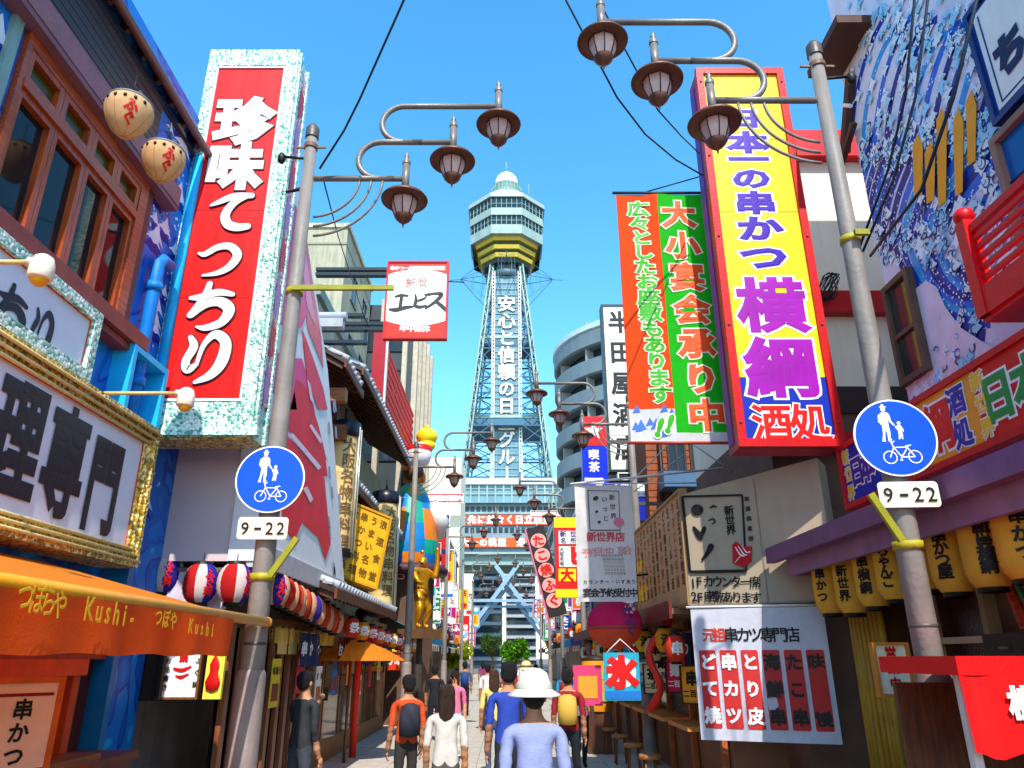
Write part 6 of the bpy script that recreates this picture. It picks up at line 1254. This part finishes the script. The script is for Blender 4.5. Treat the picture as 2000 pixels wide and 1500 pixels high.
# overhead cables
def cable(pts, r, label, Y=None):
    q = [P(*p_[:2], **({'Y': p_[2]})) for p_ in pts]; b = B(); b.tube(q, r, 5); tag(ob('overhead_cable', b, M('1c2a38', .5)), label, 'cable', 'cables strung over the street')
cable([(900, -250, 4.2), (702, 195, 6.0), (672, 255, 6.2), (624, 330, 6.4)], .012, 'black cable running up from the top of the left lamp pole')
cable([(630, 345, 6.5), (660, 460, 9), (705, 600, 13), (720, 640, 13.9)], .008, 'thin cable from the left lamp arm down to the steel beams')
cable([(1000, -200, 5.6), (1205, 190, 7.0), (1260, 262, 7.6), (1320, 312, 8.2), (1372, 342, 8.6)], .012, 'lower black cable reaching the yellow sign edge')
cable([(1060, -200, 5.6), (1285, 215, 7.0), (1330, 265, 7.8), (1366, 300, 8.5)], .01, 'upper black cable ending behind the right lantern')
cable([(1815, -300, 4.0), (1768, 190, 4.8), (1735, 330, 5.3), (1680, 480, 5.6)], .012, 'left black cable crossing the wave mural to the lamp pole')
cable([(1850, -300, 4.0), (1788, 190, 4.8), (1745, 350, 5.2), (1685, 492, 5.6)], .012, 'middle black cable crossing the wave mural')
cable([(1980, -300, 3.5), (1862, 190, 4.0), (1800, 370, 4.6), (1700, 500, 5.6)], .014, 'right black cable crossing the orange stripes of the mural')
cable([(560, 375, 6.6), (575, 372, 6.5), (600, 365, 6.5)], .02, 'short stub of cable on the left lamp pole')

# ================================================================== PEOPLE
SK = M('b8805c', .55, .1, .05, 8)
def body_mesh(pose):
    w1, w2 = (0.16, -.14) if pose == 'walk' else (.02, -.02)
    J = [(0,0,.95,.145,.11),(0,0,1.15,.135,.1),(0,0,1.36,.15,.105),(0,.0,1.47,.055,.055),(0,-.01,1.56,.058,.062),(0,-.02,1.65,.075,.088),(0,-.01,1.72,.055,.065),
         (.185,0,1.41,.056),(.22,.03 if pose!='phone' else -.02,1.13,.044),(.23,-.06,.9,.033),(.235,-.1,.8,.03),(-.185,0,1.41,.056),(-.22,.02,1.13,.044),(-.22,-.05,.9,.033),(-.22,-.1,.8,.03),
         (.085,0,.86,.085),(.095,w1*.5-.02,.48,.058),(.1,w1+.04,.09,.04),(.1,w1-.1,.04,.035),(-.085,0,.86,.085),(-.095,w2*.5-.02,.48,.058),(-.1,w2+.04,.09,.04),(-.1,w2-.1,.04,.035)]
    if pose == 'phone': J[8] = (.24,-.1,1.17,.044); J[9] = (.12,-.32,1.36,.033); J[10] = (.07,-.36,1.45,.03)
    E_ = [(0,1),(1,2),(2,3),(3,4),(4,5),(5,6),(2,7),(7,8),(8,9),(9,10),(2,11),(11,12),(12,13),(13,14),(0,15),(15,16),(16,17),(17,18),(0,19),(19,20),(20,21),(21,22)]
    me = skin('body', J, E_, 2); idx = []
    for p in me.polygons:
        c = p.center; arm = abs(c.x) > .17
        if c.z > 1.46 and abs(c.x) < .12: m = 0
        elif arm and c.z < (1.12 if pose != 'phone' else 1.0) and c.z > .6: m = 0
        elif pose == 'phone' and c.y < -.2: m = 0
        elif c.z > .93: m = 1
        elif c.z > .1: m = 2
        else: m = 3
        idx.append(m)
    me.materials.clear()
    for _ in range(4): me.materials.append(SK)
    for p, m in zip(me.polygons, idx): p.material_index = m
    from mathutils import noise
    me.calc_loop_triangles(); nrm = [v.normal.copy() for v in me.vertices]
    for v, nn in zip(me.vertices, nrm):
        if .12 < v.co.z < 1.42: v.co += nn*(.011*noise.noise(Vector((v.co.x*9, v.co.y*9, v.co.z*16)))+.006*noise.noise(v.co*30)+.004)
    return me
BODIES = {k: body_mesh(k) for k in ('walk', 'stand', 'phone')}
def hand(sx, y, z):
    b = B(); b.ball((sx*.235, y, z-.02), .02, .035, .045, 10, 6)
    for k in range(4): yy = y-.027+k*.018; b.tube([(sx*.235, yy, z-.05), (sx*.228, yy-.004, z-.085), (sx*.215, yy-.006, z-.085-.024+abs(k-1.5)*.005)], [.009, .008, .006], 6)
    b.tube([(sx*.225, y-.03, z-.02), (sx*.21, y-.05, z-.05), (sx*.205, y-.05, z-.07)], [.01, .009, .007], 6); return b
def person(x, y, rz, h_, pose, top, trou, hairc, label, hat=None, bag=None, longhair=False):
    rt = root('person', label, 'person', (x, y, 0), rz, 'people walking in the street'); s_ = h_/1.79; rt.scale = (s_, s_, s_)
    me = BODIES[pose].copy(); 
    for i, c in enumerate((None, top, trou, '1c1a1c')):
        if c: me.materials[i] = M(c, .8, .12, .3, 12)
    o = bpy.data.objects.new('body', me); C.objects.link(o); o.parent = rt
    hb = B(); hb.lathe([(.084, -.055), (.1, .0), (.1, .05), (.085, .09), (.05, .115), (.01, .122)], 18, (0, .012, 1.66), .95, 1.12)
    if longhair: hb.lathe([(.06, -.3), (.1, -.24), (.105, -.1), (.1, .0)], 16, (0, .03, 1.67), .95, .85)
    else: hb.ball((0, .045, 1.64), .085, .075, .09, 14, 8)
    from mathutils import noise as nz
    hb.v = [tuple(Vector(q)+Vector((q[0], q[1], 0)).normalized()*.012*nz.noise(Vector((math.atan2(q[1], q[0])*4+x, q[2]*6, h_*9)))) for q in hb.v]
    ob('hair', hb, M(hairc, .5, .5, .9, 22), rt)
    fb = B().ball((0, -.112, 1.625), .013, .02, .02, 8, 6); ob('nose', fb, SK, rt)
    for sx in (-1, 1): ob('eye', B().ball((sx*.032, -.098, 1.65), .011, .007, .008, 8, 6), BLACK, rt); ob('ear', B().ball((sx*.083, .0, 1.63), .013, .022, .032, 8, 6), SK, rt)
    ob('mouth', B().ball((0, -.1, 1.585), .024, .008, .006, 8, 5), M('8a3c34'), rt)
    ob('hand', hand(1, -.11, .8) if pose != 'phone' else B().ball((.06, -.37, 1.47), .035), SK, rt); ob('hand', hand(-1, -.11, .8), SK, rt)
    if pose == 'phone': ob('phone', B().box(.02, .1, -.43, -.42, 1.42, 1.58), BLACK, rt)
    if hat:
        ob('hat_band', B().lathe([(.132, 1.69), (.134, 1.7), (.129, 1.73), (.127, 1.735)], 26, (0, .01, 0), 1, 1.05), M('cfc8b8' if hat == 'dcd8cc' else '6a4a2a', .8), rt)
        ob('hat', B().lathe([(.195, 1.64), (.2, 1.65), (.13, 1.69), (.12, 1.74), (.1, 1.8), (.05, 1.83), (.005, 1.835)], 26, (0, .01, 0), 1, 1.05), M(hat, .7, .06, .3, 20), rt)
    if bag: ob('backpack', B().lathe([(.05, 1.0), (.14, 1.02), (.15, 1.2), (.13, 1.38), (.05, 1.42)], 14, (0, .16, 0), 1, .55), M(bag, .7, .15), rt)
    return rt
PP = [
 (.2, 5.7, 184, 1.74, 'walk', '8c94bc', '2a3040', '241a16', 'person in wide white sun hat and pale blue shirt, nearest in the street', 'dcd8cc', None, False),
 (.03, 9.2, 185, 1.82, 'walk', '28409a', '2a2a30', '14100e', 'person with short black hair in blue shirt walking away past the white hat', None, None, False),
 (-.62, 8.4, 178, 1.60, 'walk', 'c8c0b4', '5a5048', '3a2418', 'person with long brown hair in white top walking away, left of the street middle', None, None, True),
 (-1.25, 10.2, 200, 1.66, 'stand', 'c8481a', '34302c', '1a1412', 'person in orange shirt standing right of the parasol', None, '2a2a34', False),
 (-2.35, 9.3, 150, 1.72, 'phone', '2c2c30', '3c4048', '100c0c', 'person with dark hair holding up a phone before the lantern shop', None, None, False),
 (.9, 11.5, 170, 1.72, 'walk', '8a1c24', '20242c', '1a1210', 'person in dark red jacket walking away on the right', None, 'c8a040', False),
 (-.2, 13.5, 182, 1.68, 'walk', 'd8c070', '40506a', '4a3020', 'person in mustard top and blue trousers in the street middle', None, None, True),
 (1.35, 14.5, 10, 1.7, 'walk', 'f0f0f0', '1c2030', '100c0a', 'person in white shirt coming towards the camera on the right', None, None, False),
 (-1.0, 15.5, 0, 1.62, 'walk', 'd86a8a', 'e0dcd0', '2a1810', 'person in pink top coming towards the camera', None, None, True),
 (.45, 17.5, 185, 1.75, 'walk', '3a5a3a', '2a2620', '181210', 'person in green jacket walking away, straw hat', 'd8c088', None, False),
 (-1.7, 19, 175, 1.7, 'stand', '1a1a20', '1c1c24', '181210', 'person all in black by the left shops', None, None, False),
 (1.5, 20, 180, 1.66, 'walk', '2a8ab8', '8a7a60', '3a2418', 'person in turquoise top by the right shops', None, 'a02020', True),
 (-.5, 22, 180, 1.7, 'walk', 'e0d8d0', '28283a', '181210', 'person in cream jacket walking away, middle distance', None, None, False),
 (.1, 25, 5, 1.72, 'walk', 'c02828', '383c48', '181210', 'person in bright red top coming along the middle', None, None, False),
 (-1.4, 27, 180, 1.74, 'walk', '4a4e58', '20242c', '181210', 'person in slate jacket far on the left', None, '1c3a7a', False),
 (1.1, 29, 180, 1.65, 'walk', 'f0c030', '30303c', '2a1810', 'person in yellow top far on the right', None, None, True),
 (-.1, 33, 180, 1.7, 'walk', '7a9ac8', '383430', '181210', 'person in light blue shirt far down the street', None, None, False),
 (.8, 38, 0, 1.72, 'walk', 'e8e8e8', '202028', '181210', 'person in white far down the street', None, None, False),
 (-1.2, 41, 180, 1.68, 'walk', '8a3060', '282830', '181210', 'person in plum jacket far down the street', None, None, True)]
for q in PP: person(q[0], q[1], q[2], q[3], q[4], q[5], q[6], q[7], q[8], q[9], q[10], q[11])

# more small signs and flags hung out over both sides of the far street
rnd = random.Random(77)
spots = ['just past', 'beyond', 'farther beyond', 'far beyond']
for k in range(30):
    side = -1 if k % 2 else 1; i = k//2; y = 26+i*3.3+rnd.uniform(-.5, .5); cc = SIGNC[(k*3+1) % 10]; ww, hh = rnd.uniform(.5, .75), rnd.uniform(.9, 1.9)
    x = side*(rnd.uniform(2.75, 3.3)); z = rnd.uniform(2.5, 5.4)
    rt = board('hanging_street_sign', f"small {CN[cc]} sign hung out over the {'left' if side < 0 else 'right'} pavement, {ORD[i]} from the camera", 'sign', (x, y, z), rnd.uniform(-6, 6), ww, hh, .12, M(cc, .45, .12, dirt=.12), M('cfcac0', .5), .025, 'small signs hung over the far pavements')
    t = KJ[(k*5+3) % 16]; T(rt, t, (0, hh-.28), (0, .28), min(.42, hh/len(t)*.8), WHITE if cc not in ('e8e4dc', 'e8b408') else M('b01010'), .05, px=False, vert=True)
    ob('arm', B().bar((side*ww/2, .06, hh*.8), (side*(4.4-abs(x)), .06, hh*.8), .05).bar((side*ww/2, .06, hh*.3), (side*(4.4-abs(x)), .06, hh*.3), .04), STEEL, rt)
for k in range(18):
    side = -1 if k % 2 else 1; i = k//2; y = 24+i*4.1; col = ['c8281c', 'f0a020', 'f0ece0'][k % 3]
    paper_lantern('street_lantern', f"{['red', 'orange', 'white'][k % 3]} paper lantern over the {'left' if side < 0 else 'right'} shops, {ORD[i]} from the camera", (side*3.1, y, 2.9), .22, .32, [col], 'paper lanterns over the far shops', '祭', WHITE if k % 3 == 0 else RED, -90, oval=True, n=14, ribs=5, tsize=.26)
for k in range(12):
    side = -1 if k % 2 else 1; i = k//2; y = 25+i*5.2; cc = ['1aa08a', 'e0541c', '2a5ac0', 'e0b020', 'c02040', 'e8e4dc'][k//2 % 6]
    rt = root('striped_shop_awning', f"{['green', 'orange', 'blue', 'yellow', 'crimson', 'white'][k//2 % 6]} and white striped awning on the {'left' if side < 0 else 'right'}, {ORD[i]} from the camera", 'awning', (side*4.0, y, 2.7), 0, 'striped awnings down the street')
    for j in range(8): b = B(); y0, y1 = j*.42, (j+1)*.42; b.add([(0, y0, 0), (0, y1, 0), (-side*1.15, y1, -.38), (-side*1.15, y0, -.38), (-side*1.15, y1, -.6), (-side*1.15, y0, -.6)], [(0, 1, 2, 3), (3, 2, 4, 5)]); ob('stripe', b, CLOTH(cc if j % 2 else 'ece8e0', .3), rt)

# papers, door curtains and stools at the street-level shops
for side in (-1, 1):
    for k in range(9):
        y = (9.6 if side < 0 else 11.2)+k*1.25; x = -3.16 if side < 0 else 2.88
        cc = ['e8e4dc', 'f0c820', 'd81c2a', 'e8e4dc', '2a6ab8', 'f0902a', 'e8e4dc', 'c01830', 'e8d8b0'][k]
        rt = root('shop_poster', f"{['white', 'yellow', 'red', 'white', 'blue', 'orange', 'white', 'crimson', 'cream'][k]} menu poster on the {'left' if side < 0 else 'right'} shop fronts, {ORD[k]} from the camera", 'poster', (x, y, 1.1+.12*(k % 3)), 90 if side < 0 else -90, 'menu posters on the shop fronts')
        ob('paper', B().box(-.2, .2, 0, .012, 0, .62), M(cc, .7, .1, .1, 5, dirt=.1), rt); ob('picture_patch', B().box(-.15, .15, -.003, 0, .08, .3), M(['b8601c', '8a3014', 'e8b040'][k % 3], .6, .6, .1, 18), rt)
        T(rt, ['串かつ', '味噌汁', '生ビール', '定食', '冷酒', 'どて焼', '寿司', 'うどん', '天丼'][k], (-.13, .46), (.13, .46), .11, BLACK if k % 3 != 2 else WHITE, .04, px=False)
for k in range(8):
    side = -1 if k % 2 else 1; i = k//2
    rt = root('door_curtain', f"{['indigo', 'maroon', 'indigo', 'dark green'][i]} split door curtain on the {'left' if side < 0 else 'right'}, {ORD[i]} from the camera", 'curtain', (-3.05 if side < 0 else 2.75, 12.2+i*2.6, 1.72), 90 if side < 0 else -90, 'split door curtains')
    g = wavefn(-.6, .6, 0, .5, .014, 20, 8, 1.5)
    for j in range(4): ob('cloth_strip', cloth_sheet(-.6+j*.3+.008, -.6+(j+1)*.3-.008, 0, .5, n=6, m=6, fn=g), CLOTH(['1c2a5a', '6a1420', '1c2a5a', '1c4a34'][i], .2), rt)
    T(rt, ['串かつ', 'お食事', '居酒屋', '酒処'][i], (-.4, .26), (.4, .26), .22, WHITE, .04, px=False, wave=g, off=.01); ob('rail', B().tube([(-.66, 0, .5), (.66, 0, .5)], .015, 6), WOOD('8a5a30', 3, 0), rt)
for k in range(5):
    rt = root('wooden_stool', f"round wooden stool before the right shop counters, {ORD[k]} from the camera", 'stool', (2.15, 12.2+k*1.5, 0), 0, 'stools at the right shops'); ob('seat', B().lathe([(.01, .5), (.16, .5), (.17, .47), (.16, .44), (.01, .44)], 16), WOOD('a86a30', 3, 0), rt)
    for j in range(4): a_ = R(45+90*j); ob('leg', B().tube([(.1*math.cos(a_), .1*math.sin(a_), .44), (.15*math.cos(a_), .15*math.sin(a_), 0)], .016, 6), WOOD('7a4a20', 3, 2), rt)
